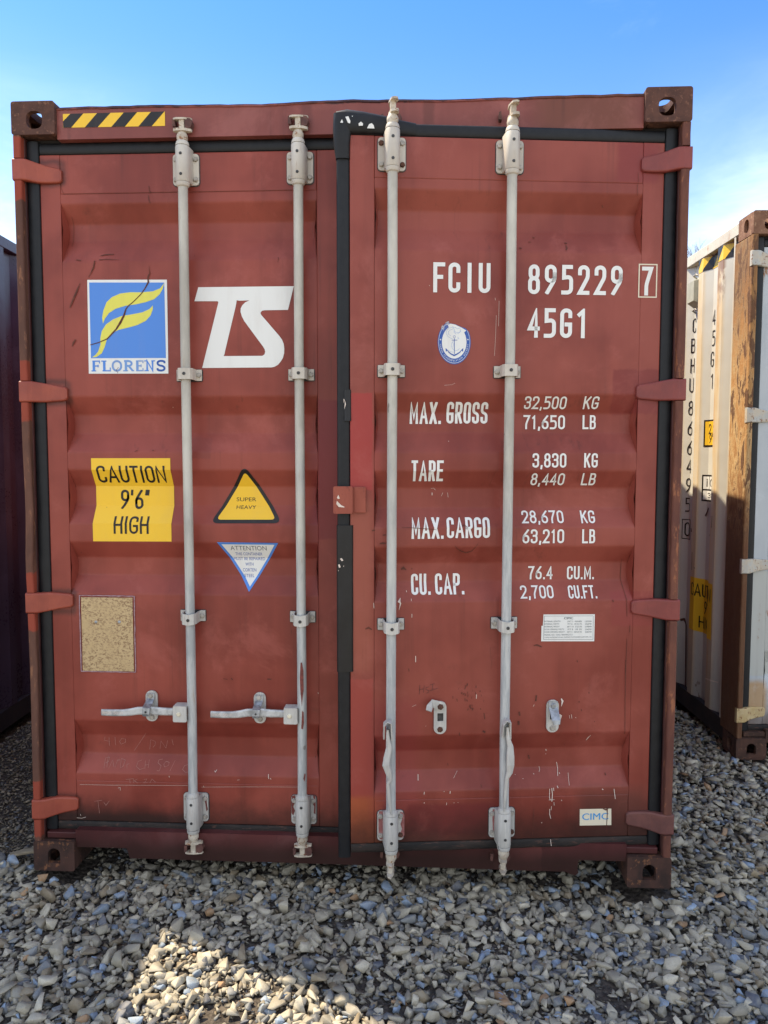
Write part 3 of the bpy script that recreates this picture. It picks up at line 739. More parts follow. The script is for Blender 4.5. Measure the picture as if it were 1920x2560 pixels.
def make_container(label, loc, rz, mm, group, main=False, ang=0.0, first=0.37):
    root = empty('shipping_container', label, 'shipping container', loc, rz, group)
    # corner posts
    for side in (0, 1):
        f = (lambda x: x) if side == 0 else (lambda x: CW-x)
        mb = MB(); mb.box(f(0.003), f(0.0325), 0.030, 0.17, 0.1182, 2.7778, 1)
        mb.box(f(0.0341), f(0.085), 0.11, 0.17, 0.1183, 2.7777, 1)
        zs = [0.1185] + [q for h in HZ[::-1] for q in (h-0.0405, h+0.0405)] + [2.7775]
        for a, b in zip(zs[::2], zs[1::2]):
            k = max(2, int((b-a)/0.05)); rings = []
            for i in range(k+1):
                z = a+(b-a)*i/k
                w = 0.0065*math.exp(-((z-1.42)/0.16)**2) - 0.003*math.exp(-((z-1.2)/0.1)**2) + 0.004*math.exp(-((z-0.75)/0.2)**2) if (main and side == 0) else (0.0015*math.sin(z*5+side) if main else 0)
                if i in (0, k): w = 0
                j = 0.0012*math.sin(z*41+side*2)*(1 if main else 0.4)
                rings.append([(f(0.001+w*0.7), 0.0015+0.006, z), (f(0.006+w), 0.0015, z), (f(0.027+w+j), 0.0015, z), (f(0.031+w+j), 0.006, z), (f(0.031), 0.0299, z), (f(0.001), 0.0299, z)])
            mb.loft(rings, 0, True, False)
        mb.build('corner_post', [mm['flange'][side], mm['post']], root, bevel=0.002)
        mb = MB(); mb.box(f(0.004), f(0.09), CL-0.17, CL-0.001, 0.1182, 2.7778); mb.build('corner_post', mm['post'], root, bevel=0.004)
        for z0 in (0.0, CH-0.118):
            casting(root, 0.0 if side == 0 else CW-0.162, z0, mm['cast'] if z0 > 1 else mm['castlow'], side == 1)
            casting(root, 0.0 if side == 0 else CW-0.162, z0, mm['cast'] if z0 > 1 else mm['castlow'], side == 1, CL-0.178)
    # header with a slightly buckled top edge
    mb = MB(); n = 70; x0, x1 = 0.1625, CW-0.1625; rng = random.Random(3); w = 0
    top = []
    for i in range(n+1):
        w = w*0.8+rng.uniform(-.0016, .0016); top.append(2.8775+w+(0.003*math.sin(i*0.21) if main else 0))
    xs = [x0+(x1-x0)*i/n for i in range(n+1)]
    rings = [[(x, HEADER_Y, 2.7655), (x, HEADER_Y, t-0.010), (x, HEADER_Y-0.004, t-0.007), (x, HEADER_Y-0.003, t), (x, 0.12, t), (x, 0.12, 2.7655)] for x, t in zip(xs, top)]
    mb.loft(rings, 0, True, False); mb.build('door_header', mm['frame'], root)
    for bx in ((0.046, x0-0.0003, 0.055, 0.119, 2.7662, 2.7776), (x1+0.0003, CW-0.046, 0.055, 0.119, 2.7662, 2.7776), (0.0455, CW-0.0455, 0.1005, 0.109, 2.66, 2.7652), (0.0455, CW-0.0455, 0.1005, 0.109, 0.162, 0.22)):
        mb = MB(); mb.box(*bx); mb.build('dark_gap_fill', M['dark'], root)  # near-black strips added to keep the gaps round the doors dark
    # sill with fork pockets by the castings
    mb = MB()
    mb.prism([(0.163, 0.160), (CW-0.163, 0.160), (CW-0.163, 0.094), (2.098, 0.094), (2.094, 0.062), (2.098, 0.044), (2.088, 0.034), (2.074, 0.036), (2.05, 0.047), (1.6, 0.049), (0.9, 0.052), (0.376, 0.052), (0.364, 0.092), (0.163, 0.092)], 0.013, 0.075)
    mb.build('door_sill', mm['sill'], root, bevel=0.004)
    for bx in ((0.046, 0.1628, 0.02, 0.109, 0.1215, 0.146), (CW-0.1628, CW-0.046, 0.02, 0.109, 0.1215, 0.146)):
        mb = MB(); mb.box(*bx); mb.build('sill_end', mm['sill'], root, bevel=0.003)
    mb = MB(); mb.prism([(0.165, 0.0752), (CW-0.165, 0.0752), (CW-0.165, 0.3), (CW-0.0615, 0.3), (CW-0.0615, CL-0.2), (0.0615, CL-0.2), (0.0615, 0.3), (0.165, 0.3)], 0, 0.058)
    mb.v = [(a, c, 0.10+b) for a, b, c in mb.v]; mb.build('floor', M['dark'], root)
    # side walls, rails, roof, far end
    for side in (0, 1):
        f = (lambda x: x) if side == 0 else (lambda x: CW-x)
        mb = MB(); corr(mb, 0.171, CL-0.171, f(0.006), f(0.042), 0.158, 2.822, first); mb.build('side_wall', mm['wall'], root, recalc=False)
        mb = MB(); mb.box(f(0.002), f(0.06), 0.1785, CL-0.1785, 2.8225, 2.884); mb.build('top_rail', mm['rail'], root, bevel=0.003)
        mb = MB(); mb.box(f(0.008), f(0.06), 0.1785, CL-0.1785, 0.045, 0.1575); mb.build('bottom_rail', mm['brail'], root, bevel=0.003)
    mb = MB(); mb.box(0.0605, CW-0.0605, 0.1205, CL-0.121, 2.862, 2.874); mb.build('roof', mm['roof'], root)
    mb = MB(); mb.box(0.1, CW-0.1, CL-0.12, CL-0.04, 0.16, 2.86); mb.build('end_wall', mm['wall'], root)
    dL = make_door(root, 1, LH, 0.0, dict(mm, door=mm['doorL'], hinge=mm['hingeL']), main, False)
    dR = make_door(root, -1, RH, ang, dict(mm, door=mm['doorR'], hinge=mm['hingeR']), main, ang > 0)
    # keepers for the cams
    for i, x in enumerate((0.632, 1.052, 1.385, 1.800)):
        for z, s in ((2.822, -1), (0.092, 1)):
            mb = MB(); zz = z
            mb.prism([(x+0.012, zz), (x+0.034, zz+0.004*s), (x+0.040, zz+0.018*s), (x+0.034, zz+0.036*s), (x+0.014, zz+0.040*s)] if s > 0 else [(x+0.012, zz), (x+0.014, zz-0.040), (x+0.034, zz-0.036), (x+0.040, zz-0.018), (x+0.034, zz-0.004)], -0.012, HEADER_Y-0.0005 if s < 0 else 0.0125)
            mb.build('cam_keeper', M['keeper'], root, bevel=0.003); mb = MB()
            mb.prism([(x-0.034, zz-0.004*-s), (x-0.026, zz), (x-0.022, zz+0.03*s), (x-0.034, zz+0.028*s)], -0.010, HEADER_Y-0.0005 if s < 0 else 0.0125)
            mb.build('cam_keeper', M['keeper'], root, bevel=0.003)
    return root, dL, dR

mm = dict(doorL=M['doorL'], doorR=M['doorR'], frame=M['frame'], sill=M['sill'], wall=M['wallred'], rail=M['wallred'], brail=M['sill'], roof=M['roof'],
          post=M['post'], flange=[M['flangeL'], M['flangeR']], cast=M['cast'], castlow=M['castlow'], gasket=M['gasket'],
          hingeL=[M['hingeL']]*4, hingeR=[M['hingeR']]*3+[M['hingeB']])
ROOT, DL, DR = make_container('weathered maroon container in the middle, right door slightly ajar, four pale locking rods', (0, 0, 0), 0, mm, 'shipping containers standing side by side', True, TH, 0.30)
#--PART3--

# ------------------------------------------------------------------ decals, lettering, handles on the middle container
def ci(u0, v0, s=3.318):                        # enlarged-view coordinates -> photo pixels
    return lambda x, y: (u0 + x/s, v0 + y/s)
def mapper(o): return lambda a, z, off: (a, prof(z)-off, z)
def dec(): return Decal(mapper(None), 1, BR)
class T:                                        # a text / shape writer for one door leaf
    def __init__(s, fr, par): s.f = fr; s.p = par
    def box(s, u0, v0, u1, v1):
        a, b = s.f.hit(u0, v0), s.f.hit(u1, v1); c, d = s.f.hit(u0, v1), s.f.hit(u1, v0)
        return (a[0]+c[0])/2, (b[0]+d[0])/2, (b[1]+c[1])/2, (a[1]+d[1])/2
    def pts(s, P, cv, yl=0.0): return [s.f.hit(*cv(*p), yl) for p in P]
    def word(s, txt, u0, v0, u1, v1, name='lettering', mat='white', **k):
        d = dec(); letters(d, txt, *s.box(u0, v0, u1, v1), **k); return d.build(name, M[mat], s.p)
TL, TR = T(FL, DL), T(FR, DR)
# container number and size code
TR.word('FCIU', 1083, 657, 1226, 732, mono=0.405, st=0.135)
TR.word('895229', 1320, 663, 1556, 737, mono=0.41, st=0.135)
TR.word('7', 1604, 667, 1633.5, 739, mono=0.40, st=0.135)
TR.word('45G1', 1319, 771, 1470, 845, mono=0.42, st=0.135)
d = dec(); a0, a1, z0, z1 = TR.box(1597, 661.5, 1641, 743)
for P in ([(a0, z0), (a0, z1), (a1, z1), (a1, z0)],): d.stroke(P, 0.0042, 0, closed=True)
d.build('check_digit_box', M['cream'], DR)
for t, b in (('MAX.', (1024.5, 1005, 1103, 1060)), ('GROSS', (1117, 1005, 1220, 1059)), ('TARE', (1028, 1151, 1108, 1203)),
             ('MAX.', (1028, 1293, 1108, 1347)), ('CARGO', (1116, 1293, 1223.5, 1345)), ('CU.', (1028, 1434, 1076, 1487)), ('CAP.', (1088, 1433, 1160, 1486))):
    TR.word(t, *b, st=0.125)
for t, b in (('32,500', (1311, 991, 1416, 1023)), ('KG', (1459, 991, 1496.5, 1023)), ('71,650', (1308, 1038, 1412, 1073)), ('LB', (1456, 1038, 1489, 1073)),
             ('3,830', (1331, 1133, 1415.5, 1169)), ('KG', (1460, 1133, 1494, 1169)), ('8,440', (1327, 1183, 1411, 1213)), ('LB', (1454, 1183, 1489, 1213)),
             ('28,670', (1304, 1276, 1408, 1308)), ('KG', (1451, 1276, 1486, 1308)), ('63,210', (1306, 1323, 1410, 1358)), ('LB', (1455, 1323, 1487.5, 1358)),
             ('76.4', (1320, 1415, 1381, 1448)), ('CU.M.', (1417, 1415, 1485, 1448)), ('2,700', (1300.5, 1463, 1383, 1496)), ('CU.FT.', (1420, 1463, 1491, 1496))):
    TR.word(t, *b, st=0.135)
# leasing company sticker
cv = ci(0, 650)
d = dec(); d.poly(TL.pts([(724, 165), (1385, 163), (1397, 942), (737, 943)], cv), 0)
d.build('lessor_sticker', M['white'], DL)
d = dec(); d.poly(TL.pts([(740, 187), (1363, 187), (1377, 813), (755, 815)], cv), 0, 0.0019); d.build('sticker_field', M['blue'], DL)
d = dec()
d.shape(TL.pts([(1362,192),(1330,235),(1270,260),(1180,268),(1080,268),(1000,278),(930,308),(885,350),(858,420),(848,480),(855,528),(872,485),(905,440),(960,405),(1040,380),(1130,368),(1210,350),(1280,325),(1325,285),(1350,240)], cv), 0, 0.0023)
d.shape(TL.pts([(1268,378),(1240,408),(1180,435),(1100,450),(1010,465),(940,492),(880,535),(845,590),(833,650),(835,700),(815,760),(790,790),(765,808),(800,805),(845,775),(870,720),(890,650),(925,610),(985,580),(1060,562),(1140,540),(1210,505),(1250,460),(1268,410)], cv), 0, 0.0023)
d.build('sticker_emblem', M['fyellow'], DL)
# slab-serif word FLORENS
SER = {'F': ([[(.2,0),(.2,1)], [(.0,1),(1,1)], [(.2,.5),(.75,.5)]], [(.0,.5,0), (.9,1,.72), (.75,.62,.38)]),
       'L': ([[(.25,0),(.25,1)], [(0,0),(1,0)]], [(0,.55,1), (.95,0,.35)]),
       'O': ([[(0,0,.5),(0,1,.5),(1,1,.5),(1,0,.5),'c']], []),
       'R': ([[(.2,0),(.2,1)], [(.0,1),(.85,1,.4),(.85,.5,.4),(.2,.5)], [(.5,.5),(.95,0)]], [(.0,.45,0), (.8,1,0)]),
       'E': ([[(.2,0),(.2,1)], [(0,1),(.95,1)], [(0,0),(1,0)], [(.2,.5),(.7,.5)]], [(.95,1,.74), (.95,0,.28), (.72,.62,.38)]),
       'N': ([[(.2,0),(.2,1),(.82,0),(.82,1)]], [(0,.4,0), (0,.25,1), (.65,1,1)]),
       'S': ([[(.95,.75),(.95,1,.5),(.05,1,.5),(.05,.55,.4),(.95,.45,.4),(.95,0,.5),(.05,0,.5),(.05,.25)]], [])}
fx0, fx1, fz0, fz1 = TL.box(*cv(760, 833), *cv(1378, 924))
wd = dict(F=78, L=80, O=90, R=94, E=72, N=92, S=84); tot = sum(wd[c] for c in 'FLORENS')+8*6; x = fx0
for i, c in enumerate('FLORENS'):
    d = dec(); gw = wd[c]/tot*(fx1-fx0); h = fz1-fz0; s = h*0.20
    for st in SER[c][0]:
        p, cl_ = rounded(st, (gw-s, h-s*.6)); q = [(x+s/2+v.x, fz0+s*.3+v.y) for v in p]
        vert = len(q) == 2 and abs(q[0][0]-q[1][0]) < 1e-6
        hor = len(q) == 2 and abs(q[0][1]-q[1][1]) < 1e-6
        d.stroke(q, s*(1.15 if vert else (0.55 if hor else 0.9)), 0, 0.0022, cl_)
    for a_, b_, c_ in SER[c][1]:
        if a_ > .6 and c_ not in (0, 1): d.stroke([(x+a_*gw, fz0+h*b_), (x+a_*gw, fz0+h*c_)], s*.45, 0, 0.0023)
        else: d.stroke([(x+a_*gw, fz0+h*c_+(s*.28 if c_ < .5 else -s*.28)), (x+b_*gw, fz0+h*c_+(s*.28 if c_ < .5 else -s*.28))], s*.5, 0, 0.0023)
    d.build('sticker_letter', M['dblue' if i in (6,) else 'blue' if i in (0, 1, 5) else 'lblue'], DL); x += gw+8/tot*(fx1-fx0)
# shipping line mark
cv = ci(400, 650)
d = dec()
d.shape([TL.pts([(318,226),(1110,217),(1062,414),(868,417),(848,421),(836,432),(834,444),(842,458),(990,630),(1012,660),(1026,695),(1031,730),(1030,770),(1020,812),(1002,842),(978,870),(950,886),(925,891),(350,896),(482,362),(484,348),(476,342),(286,342)], cv),
         TL.pts([(634,352),(628,385),(540,755),(536,778),(528,797),(848,795),(866,784),(873,762),(868,740),(856,720),(700,508),(680,470),(668,430),(670,400),(684,374),(706,352),(742,335),(660,338),(636,334)], cv)], 0)
d.build('line_logo', M['white'], DL)
# height warning sticker
cv = ci(0, 1100)
a, b = FL.hit(227.6, 1145.5, 0.0), FL.hit(425.6, 1145.5, 0.0); c, e = FL.hit(233, 1353.2, 0.0), FL.hit(429, 1353.8, 0.0)
d = dec(); d.poly([a, b, e, c]); d.build('height_warning_sticker', M['yellow'], DL)
for t, b in (('CAUTION', (812, 213, 1378, 354)), ("9'6\"", (1003, 412, 1243, 572)), ('HIGH', (950, 632, 1240, 778))):
    TL.word(t, *cv(b[0], b[1]), *cv(b[2], b[3]), name='warning_lettering', mat='black', st=0.122, off=0.0022)
# triangles
cv = ci(400, 1100)
def rtri(P, r):
    out = []
    n = len(P)
    for i in range(n):
        p = Vector(P[i]); a = (Vector(P[i-1])-p).normalized(); b = (Vector(P[(i+1) % n])-p).normalized()
        for k in range(7):
            t = k/6; A = p+a*r; B = p+b*r; out.append(tuple(A*(1-t)**2+p*2*t*(1-t)+B*t*t))
    return out
pr = TL.pts([(700, 208), (412, 691), (1010, 691)], cv); d = dec(); d.shape(rtri(pr, 0.032)); d.build('weight_warning_sticker', M['black'], DL)
pr = TL.pts([(702, 262), (462, 662), (956, 662)], cv); d = dec(); d.shape(rtri(pr, 0.018), 0, 0.0019); d.build('sticker_field', M['yellow'], DL)
for t, b in (('SUPER', (637, 476, 800, 508)), ('HEAVY', (637, 542, 798, 572))):
    d = dec(); fonttext(d, t, *TL.box(*cv(b[0], b[1]), *cv(b[2], b[3])), off=0.0024); d.build('warning_lettering', M['black'], DL)
d = dec(); d.shape(TL.pts([(472, 848), (980, 855), (735, 1262)], cv)); d.build('repair_notice_sticker', M['dblue'], DL)
bpy.data.objects['repair_notice_sticker'].data.materials[0] = M['blue']
d = dec(); d.shape(TL.pts([(508, 866), (948, 870), (738, 1222)], cv), 0, 0.0019); d.build('sticker_field', M['white'], DL)
for t, b in (('ATTENTION', (585, 878, 885, 915)), ('THIS CONTAINER', (627, 932, 850, 956)), ('MUST BE REPAIRED', (614, 971, 873, 996)), ('WITH', (710, 1016, 777, 1042)), ('CORTEN', (689, 1063, 800, 1090)), ('STEEL', (701, 1110, 785, 1137))):
    d = dec(); fonttext(d, t, *TL.box(*cv(b[0], b[1]), *cv(b[2], b[3])), off=0.0023); d.build('notice_lettering', M['grey' if t == 'ATTENTION' else 'dblue'], DL)
# brass data plate
cv = ci(0, 1100)
a0, a1, z0, z1 = TL.box(*cv(683, 1305), *cv(1108, 1915)); b0, b1, y0_, y1_ = TL.box(*cv(668, 1292), *cv(1121, 1921))
mb = MB(); mb.box(a0, a1, -0.0032, -0.0002, z0, z1); dp = mb.build('data_plate', M['brass'], DL, bevel=0.0008)
mb = MB(); n = 60; rng = random.Random(5)
for (p, q) in (((b0, y0_), (b1, y0_)), ((b1, y0_), (b1, y1_)), ((b1, y1_), (b0, y1_)), ((b0, y1_), (b0, y0_))):
    pts = [(p[0]+(q[0]-p[0])*i/14+rng.uniform(-.0008, .0008), -0.001, p[1]+(q[1]-p[1])*i/14+rng.uniform(-.0008, .0008)) for i in range(15)]
    mb.tube(pts, [rng.uniform(.0012, .0026) for _ in pts], 6)
mb.build('plate_sealant', simple('sealant', (0.30, 0.17, 0.20), (0.42, 0.30, 0.33), 120, 0.6), DL)
for (px, py) in ((800, 1508), (993, 1508)):
    c = FL.hit(*cv(px, py)); mb = MB(); mb.lathe((c[0], -0.0030, c[1]), (0, -1, 0), [(0, .0062), (.0012, .0058), (.0022, .0035), (.0024, .001)], 14); mb.build('rivet', M['steel'], DL)
d = dec()
rng = random.Random(11)
for row, yy in enumerate((1350, 1380, 1462, 1560, 1600, 1640, 1688, 1780)):
    x = 725 + rng.randint(0, 40)
    while x < 1050:
        w_ = rng.randint(12, 34)
        if rng.random() < 0.7:
            p = TL.pts([(x, yy), (x+w_, yy)], cv); d.stroke(p, 0.0022, 0, 0.0036)
        x += w_+rng.randint(6, 22)
d.build('plate_engraving', simple('engraving', (0.55, 0.44, 0.26), (0.30, 0.20, 0.10), 200, 0.6), DL)
# hazard tape on the header
cv = ci(0, 200); hd = Decal(lambda a, z, off: (a, HEADER_Y-off, z), 1, ())
def hp(x, y): return FHD.hit(*cv(x, y))
def tap(xt, xb): # a slanted strip between two slanted lines, clipped to the tape
    return None
TLp, TRp, BRp, BLp = (522, 283), (1368, 263), (1370, 382), (525, 397)
def top_(x): return (x, 283+(x-522)*(263-283)/846)
def bot_(x): return (x, 397+(x-525)*(382-397)/845)
hd.poly([hp(*TLp), hp(*TRp), hp(*BRp), hp(*BLp)], 0, 0.0012); tape = hd.build('hazard_tape', M['yellow'], ROOT)
hd = Decal(lambda a, z, off: (a, HEADER_Y-off, z), 1, ())
for t0, t1, q0, q1 in ((585, 692, 527, 592), (806, 918, 705, 812), (1027, 1138, 925, 1037), (1252, 1364, 1150, 1260)):
    P = [hp(*top_(t0)), hp(*top_(t1)), hp(*bot_(q1)), hp(*bot_(q0))]
    if t0 == 585: P.append(hp(524, 345))
    hd.poly(P, 0, 0.0016)
hd.build('tape_stripe', M['black'], tape)
# maker's small sticker and the dimension plate
cv = ci(1200, 1650, 3.016)
d = dec(); d.poly([TR.f.hit(*cv(*p)) for p in ((751, 1123), (989, 1119), (989, 1243), (751, 1247))]); sk = d.build('maker_sticker', M['cream'], DR)
d = dec(); 
for k, w_ in enumerate((0, 0.0009)): fonttext(d, 'CIMC', *[v+(w_ if i < 2 else 0) for i, v in enumerate(TR.box(*cv(769, 1153), *cv(965, 1203)))], off=0.002+k*0.0001)
d.build('maker_lettering', M['cyan'], DR)
d = dec(); d.stroke([FR.hit(*cv(*p)) for p in ((957, 1112), (958, 1160), (953, 1250), (955, 1310))], [0.0045, 0.003, 0.002, 0.001], 0, 0.0026)
d.stroke([FR.hit(*cv(*p)) for p in ((925, 1119), (945, 1127), (965, 1121))], [0.002, 0.005, 0.002], 0, 0.0026); d.build('rust_run', M['mark'], DR)
cv = ci(1200, 1100, 3.016)
d = dec(); d.poly([FR.hit(*cv(*p)) for p in ((478, 1315), (865, 1313), (860, 1517), (460, 1517), (463, 1400), (473, 1400))]); d.build('dimension_plate', M['white'], DR)
d = dec(); P = [FR.hit(*cv(*p)) for p in ((484, 1327), (853, 1325), (850, 1503), (478, 1503))]; d.stroke(P, 0.0011, 0, 0.002, closed=True)
for k in (0, 0.0007): 
    bx = TR.box(*cv(632, 1334), *cv(700, 1351)); fonttext(d, 'CIMC', bx[0]+k, bx[1]+k, bx[2], bx[3], off=0.0021+k*0.1)
for i, row in enumerate((('INTERNAL LENGTH', '39FT 5  45/64IN', '12032MM'), ('INTERNAL WIDTH', '7FT 8  19/32 IN', '2352MM'), ('INTERNAL HEIGHT', '8FT 10  7/32 IN', '2698MM'),
                       ('DOOR OPENING WIDTH', '7FT 8  1/8  IN', '2340MM'), ('DOOR OPENING HEIGHT', '8FT 5  49/64 IN', '2585MM'))):
    y = 1361+i*20
    for t, xa, xb in ((row[0], 485, (605, 595, 600, 632, 637)[i]), (row[1], 657, 765), (row[2], 790, 840)):
        fonttext(d, t, *TR.box(*cv(xa, y), *cv(xb, y+11)), off=0.0021)
fonttext(d, 'MODEL NO. 1AAA-Y86A45G1G.1', *TR.box(*cv(484, 1462), *cv(697, 1473)), off=0.0021)
fonttext(d, 'CHINA INTERNATIONAL MARINE CONTAINERS (GROUP) LTD', *TR.box(*cv(484, 1481), *cv(840, 1493)), off=0.0021)
d.build('plate_lettering', M['grey'], DR)
# classification society oval sticker, torn along its top
cv = ci(800, 650)
cx, cy, rx, ry = 1113.0, 682.0, 137.0, 183.0
def el(k, t): return (cx+rx*k*math.sin(R(t)), cy-ry*k*math.cos(R(t)))
torn = [(1078, 492), (1030, 535), (1003, 560)]
def tear(P): return P
def oval(k, a0=-40, a1=-320, n=44): return [el(k, a0+(a1-a0)*i/n) for i in range(n+1)]
out_ = oval(1.0, -17, -298)
d = dec(); d.shape(TR.pts(out_+[(1205, 565), (1172, 556), (1120, 533), (1080, 526), (1062, 520)], cv), 0); d.build('class_sticker', M['dblue'], DR)
d = dec(); d.shape(TR.pts(oval(0.955, -30, -303)+[(1205, 580), (1172, 560), (1120, 536), (1082, 528), (1055, 540)], cv), 0, 0.0019); d.build('sticker_field', M['white'], DR)
d = dec()
for i in range(48):
    t0, t1 = -26+(-306+26)*i/48, -26+(-306+26)*(i+1)/48
    if t0 > -52 and False: continue
    d.poly(TR.pts([el(.935, t0), el(.935, t1), el(.745, t1), el(.745, t0)], cv), 0, 0.0022)
d.build('sticker_ring', M['dblue'], DR)
d = dec()
txt = 'CHINA CLASSIFICATION SOCIETY'
def arcpt(k, t): return FR.hit(*cv(*el(k, t)), 0.0)
for i, c in enumerate(txt):
    if c == ' ': continue
    t = -98 - (262-98)*(i/(len(txt)-1)); V, F = fonttris(c)
    a0 = min(v[0] for v in V); a1 = max(v[0] for v in V); b0, b1 = min(v[1] for v in V), max(v[1] for v in V)
    wdeg = 4.6 if c != 'I' else 1.5
    Q = [arcpt(0.795+0.085*(1-(v[1]-b0)/(b1-b0)), t-wdeg*((v[0]-a0)/(a1-a0)-.5)) for v in V]
    for f in F: d.shape([Q[j] for j in f], 0, 0.0026) if len(f) > 4 else d.poly([Q[j] for j in f], 0, 0.0026)
for t in (-82, -278):                                        # stars
    c = el(.838, t); P = [(c[0]+(9 if k % 2 == 0 else 3.6)*math.sin(R(36*k)), c[1]-(9 if k % 2 == 0 else 3.6)*math.cos(R(36*k))) for k in range(10)]
    d.shape(TR.pts(P, cv), 0, 0.0026)
for P in ([(1006,556),(1027,548),(1030,566),(1010,574),(1006,556)], [(1012,540),(1024,584)], [(1043,520),(1064,510),(1070,528),(1049,540),(1043,520)], [(1050,524),(1062,519)], [(1056,518),(1060,534)], [(1052,534),(1064,529)]):
    d.stroke(TR.pts(P, cv), 0.0010, 0, 0.0027)
d.build('sticker_lettering', M['white'], DR)
d = dec()                                                    # anchor with rope-like coil
d.stroke(TR.pts([(1114, 650), (1114, 780)], cv), 0.0022, 0, 0.0024)
d.stroke(TR.pts([(1092, 665), (1138, 665)], cv), 0.0020, 0, 0.0024)
d.stroke(TR.pts([(1114+9*math.cos(R(t)), 637+10*math.sin(R(t))) for t in range(0, 360, 40)], cv), 0.0010, 0, 0.0024, True)
d.stroke(TR.pts([(1052, 742), (1068, 765), (1090, 782), (1113, 792), (1138, 780), (1160, 765), (1178, 742)], cv), [0.001, .0035, .0042, .0052, .0042, .0035, .001], 0, 0.0024)
d.shape(TR.pts([(1041, 730), (1060, 748), (1044, 762)], cv), 0, 0.0025); d.shape(TR.pts([(1188, 730), (1170, 748), (1186, 762)], cv), 0, 0.0025)
d.build('sticker_emblem', M['dblue'], DR)
d = dec()
for P in ([(1095,560),(1070,566),(1050,585),(1046,610),(1058,632),(1082,648),(1100,655)], [(1100,575),(1080,580),(1065,595),(1065,615),(1085,630)], [(1100,548),(1108,565),(1125,560),(1140,572),(1165,562)], [(1110,585),(1125,600),(1150,605),(1168,590)], [(1168,575),(1160,600),(1140,612)], [(1095,560),(1115,580),(1110,600),(1130,615)],
          [(1106,670),(1092,690),(1088,715),(1100,738),(1122,755),(1140,748),(1158,735)], [(1140,640),(1152,650),(1140,655)], [(1060,750),(1085,760),(1105,765)], [(1098,680),(1108,700),(1100,725)]):
    d.stroke(TR.pts(P, cv), 0.0008, 0, 0.0024)
d.build('sticker_drawing', M['lblue'], DR)

# marks: rust cracks, stains and scratches in the paint
d = Marks('rust_mark', M['mark'], DL)
cv = ci(0, 650)
for P, w_ in (([(1238,45),(1238,80),(1243,110),(1228,145),(1232,185),(1205,235),(1170,285),(1110,345),(1062,385),(1045,410),(1030,460),(1000,520),(965,575),(890,655),(820,685),(750,705)], [.0008,.002,.004,.005,.006,.0042,.0032,.0030,.0035,.0045,.007,.0085,.0055,.004,.0032,.0028]),
              ([(667,190),(640,255),(612,320),(588,380),(580,400)], [.001,.006,.006,.005,.001]), ([(788,5),(775,60),(755,110),(735,140)], [.003,.003,.0018,.0006]), ([(985,890),(965,915),(980,938)], .0012), ([(628,660),(610,690),(600,720)], [.005,.007,.001]), ([(1118,1590),(1140,1575)], .002), ([(1262,1580),(1275,1578)], .0035)):
    d.stroke(TL.pts(P, cv), w_, 0, 0.0032)
cv = ci(0, 200)
for P, w_ in (([(1235,880),(1240,915),(1250,940)], .0025), ([(1232,955),(1236,1000),(1248,1022)], .0022), ([(818,1455),(860,1442),(935,1438)], [.001,.0045,.003]), ([(820,1490),(880,1485),(985,1490)], [.003,.0025,.001]), ([(630,1490),(670,1497)], .0035), ([(785,1500),(778,1560),(755,1600),(735,1640)], [.004,.004,.002,.001]), ([(530,948),(800,942),(1230,935),(1500,928)], .0011), ([(512,770),(510,900),(528,945)], .0012), ([(572,1120),(574,1250),(568,1360)], .0012)):
    d.stroke(TL.pts(P, cv), w_, 0, 0.0020)
cv = ci(400, 200)
for P, w_ in (([(975,1475),(982,1470),(983,1490),(978,1510)], .0016), ([(250,930),(700,920),(1090,912)], .0011), ([(1290,1000),(1292,1300)], .0012)): d.stroke(TL.pts(P, cv), w_, 0, 0.0020)
cv = ci(400, 1650)
for P, w_ in (([(905,1450),(915,1530),(925,1600)], [.001,.004,.002]), ([(890,158),(925,160)], .005), ([(590,150),(602,165)], .004), ([(525,155),(560,160)], .002)): d.stroke(TL.pts(P, cv), w_, 0, 0.0020)
cv = ci(400, 1650)
d = Marks('rust_mark', M['mark'], DR)
cv = ci(800, 1100)
for P, w_ in (([(680,725),(760,728),(860,735),(945,742),(970,745)], [.0008,.002,.0022,.002,.0006]), ([(1180,715),(1195,705),(1225,722)], [.002,.004,.001]), ([(1460,255),(1440,310),(1418,380)], .0009), ([(1118,875),(1140,905),(1175,925),(1215,940),(1260,925),(1290,890),(1315,850)], [.001,.002,.003,.0035,.0028,.002,.001]),
              ([(495,860),(520,855),(548,858)], [.004,.007,.003]), ([(520,790),(550,785)], .003), ([(680,1085),(700,1072),(722,1090)], [.004,.009,.003]), ([(770,1075),(770,1085)], .003), ([(345,1120),(372,1106),(402,1118)], [.003,.0075,.003]), ([(375,1568),(402,1556),(430,1572)], [.003,.0075,.003]), ([(402,1028),(425,1022),(445,1030)], [.002,.004,.002]), ([(430,752),(455,748)], .005), ([(430,480),(432,478)], .001), ([(240,400),(228,540)], .0022), ([(370,470),(365,600)], .0018)):
    d.stroke(TR.pts(P, cv), w_, 0, 0.0026)
cv = ci(800, 1650); rng = random.Random(2)
for _ in range(26):
    x, y = rng.gauss(1215, 50), rng.gauss(290, 55); d.stroke(TR.pts([(x, y), (x+rng.uniform(-9, 9), y+rng.uniform(8, 26))], cv), rng.uniform(.001, .0028), 0, 0.0021)
for x, y, l in ((1245,370,35), (1362,460,30), (1155,600,30), (1330,400,12), (735,70,25), (1350,785,8), (1070,890,20), (1338,1040,20)): d.stroke(TR.pts([(x, y), (x+4, y+l)], cv), .0026, 0, 0.0021)
cv = ci(1200, 200, 3.016)
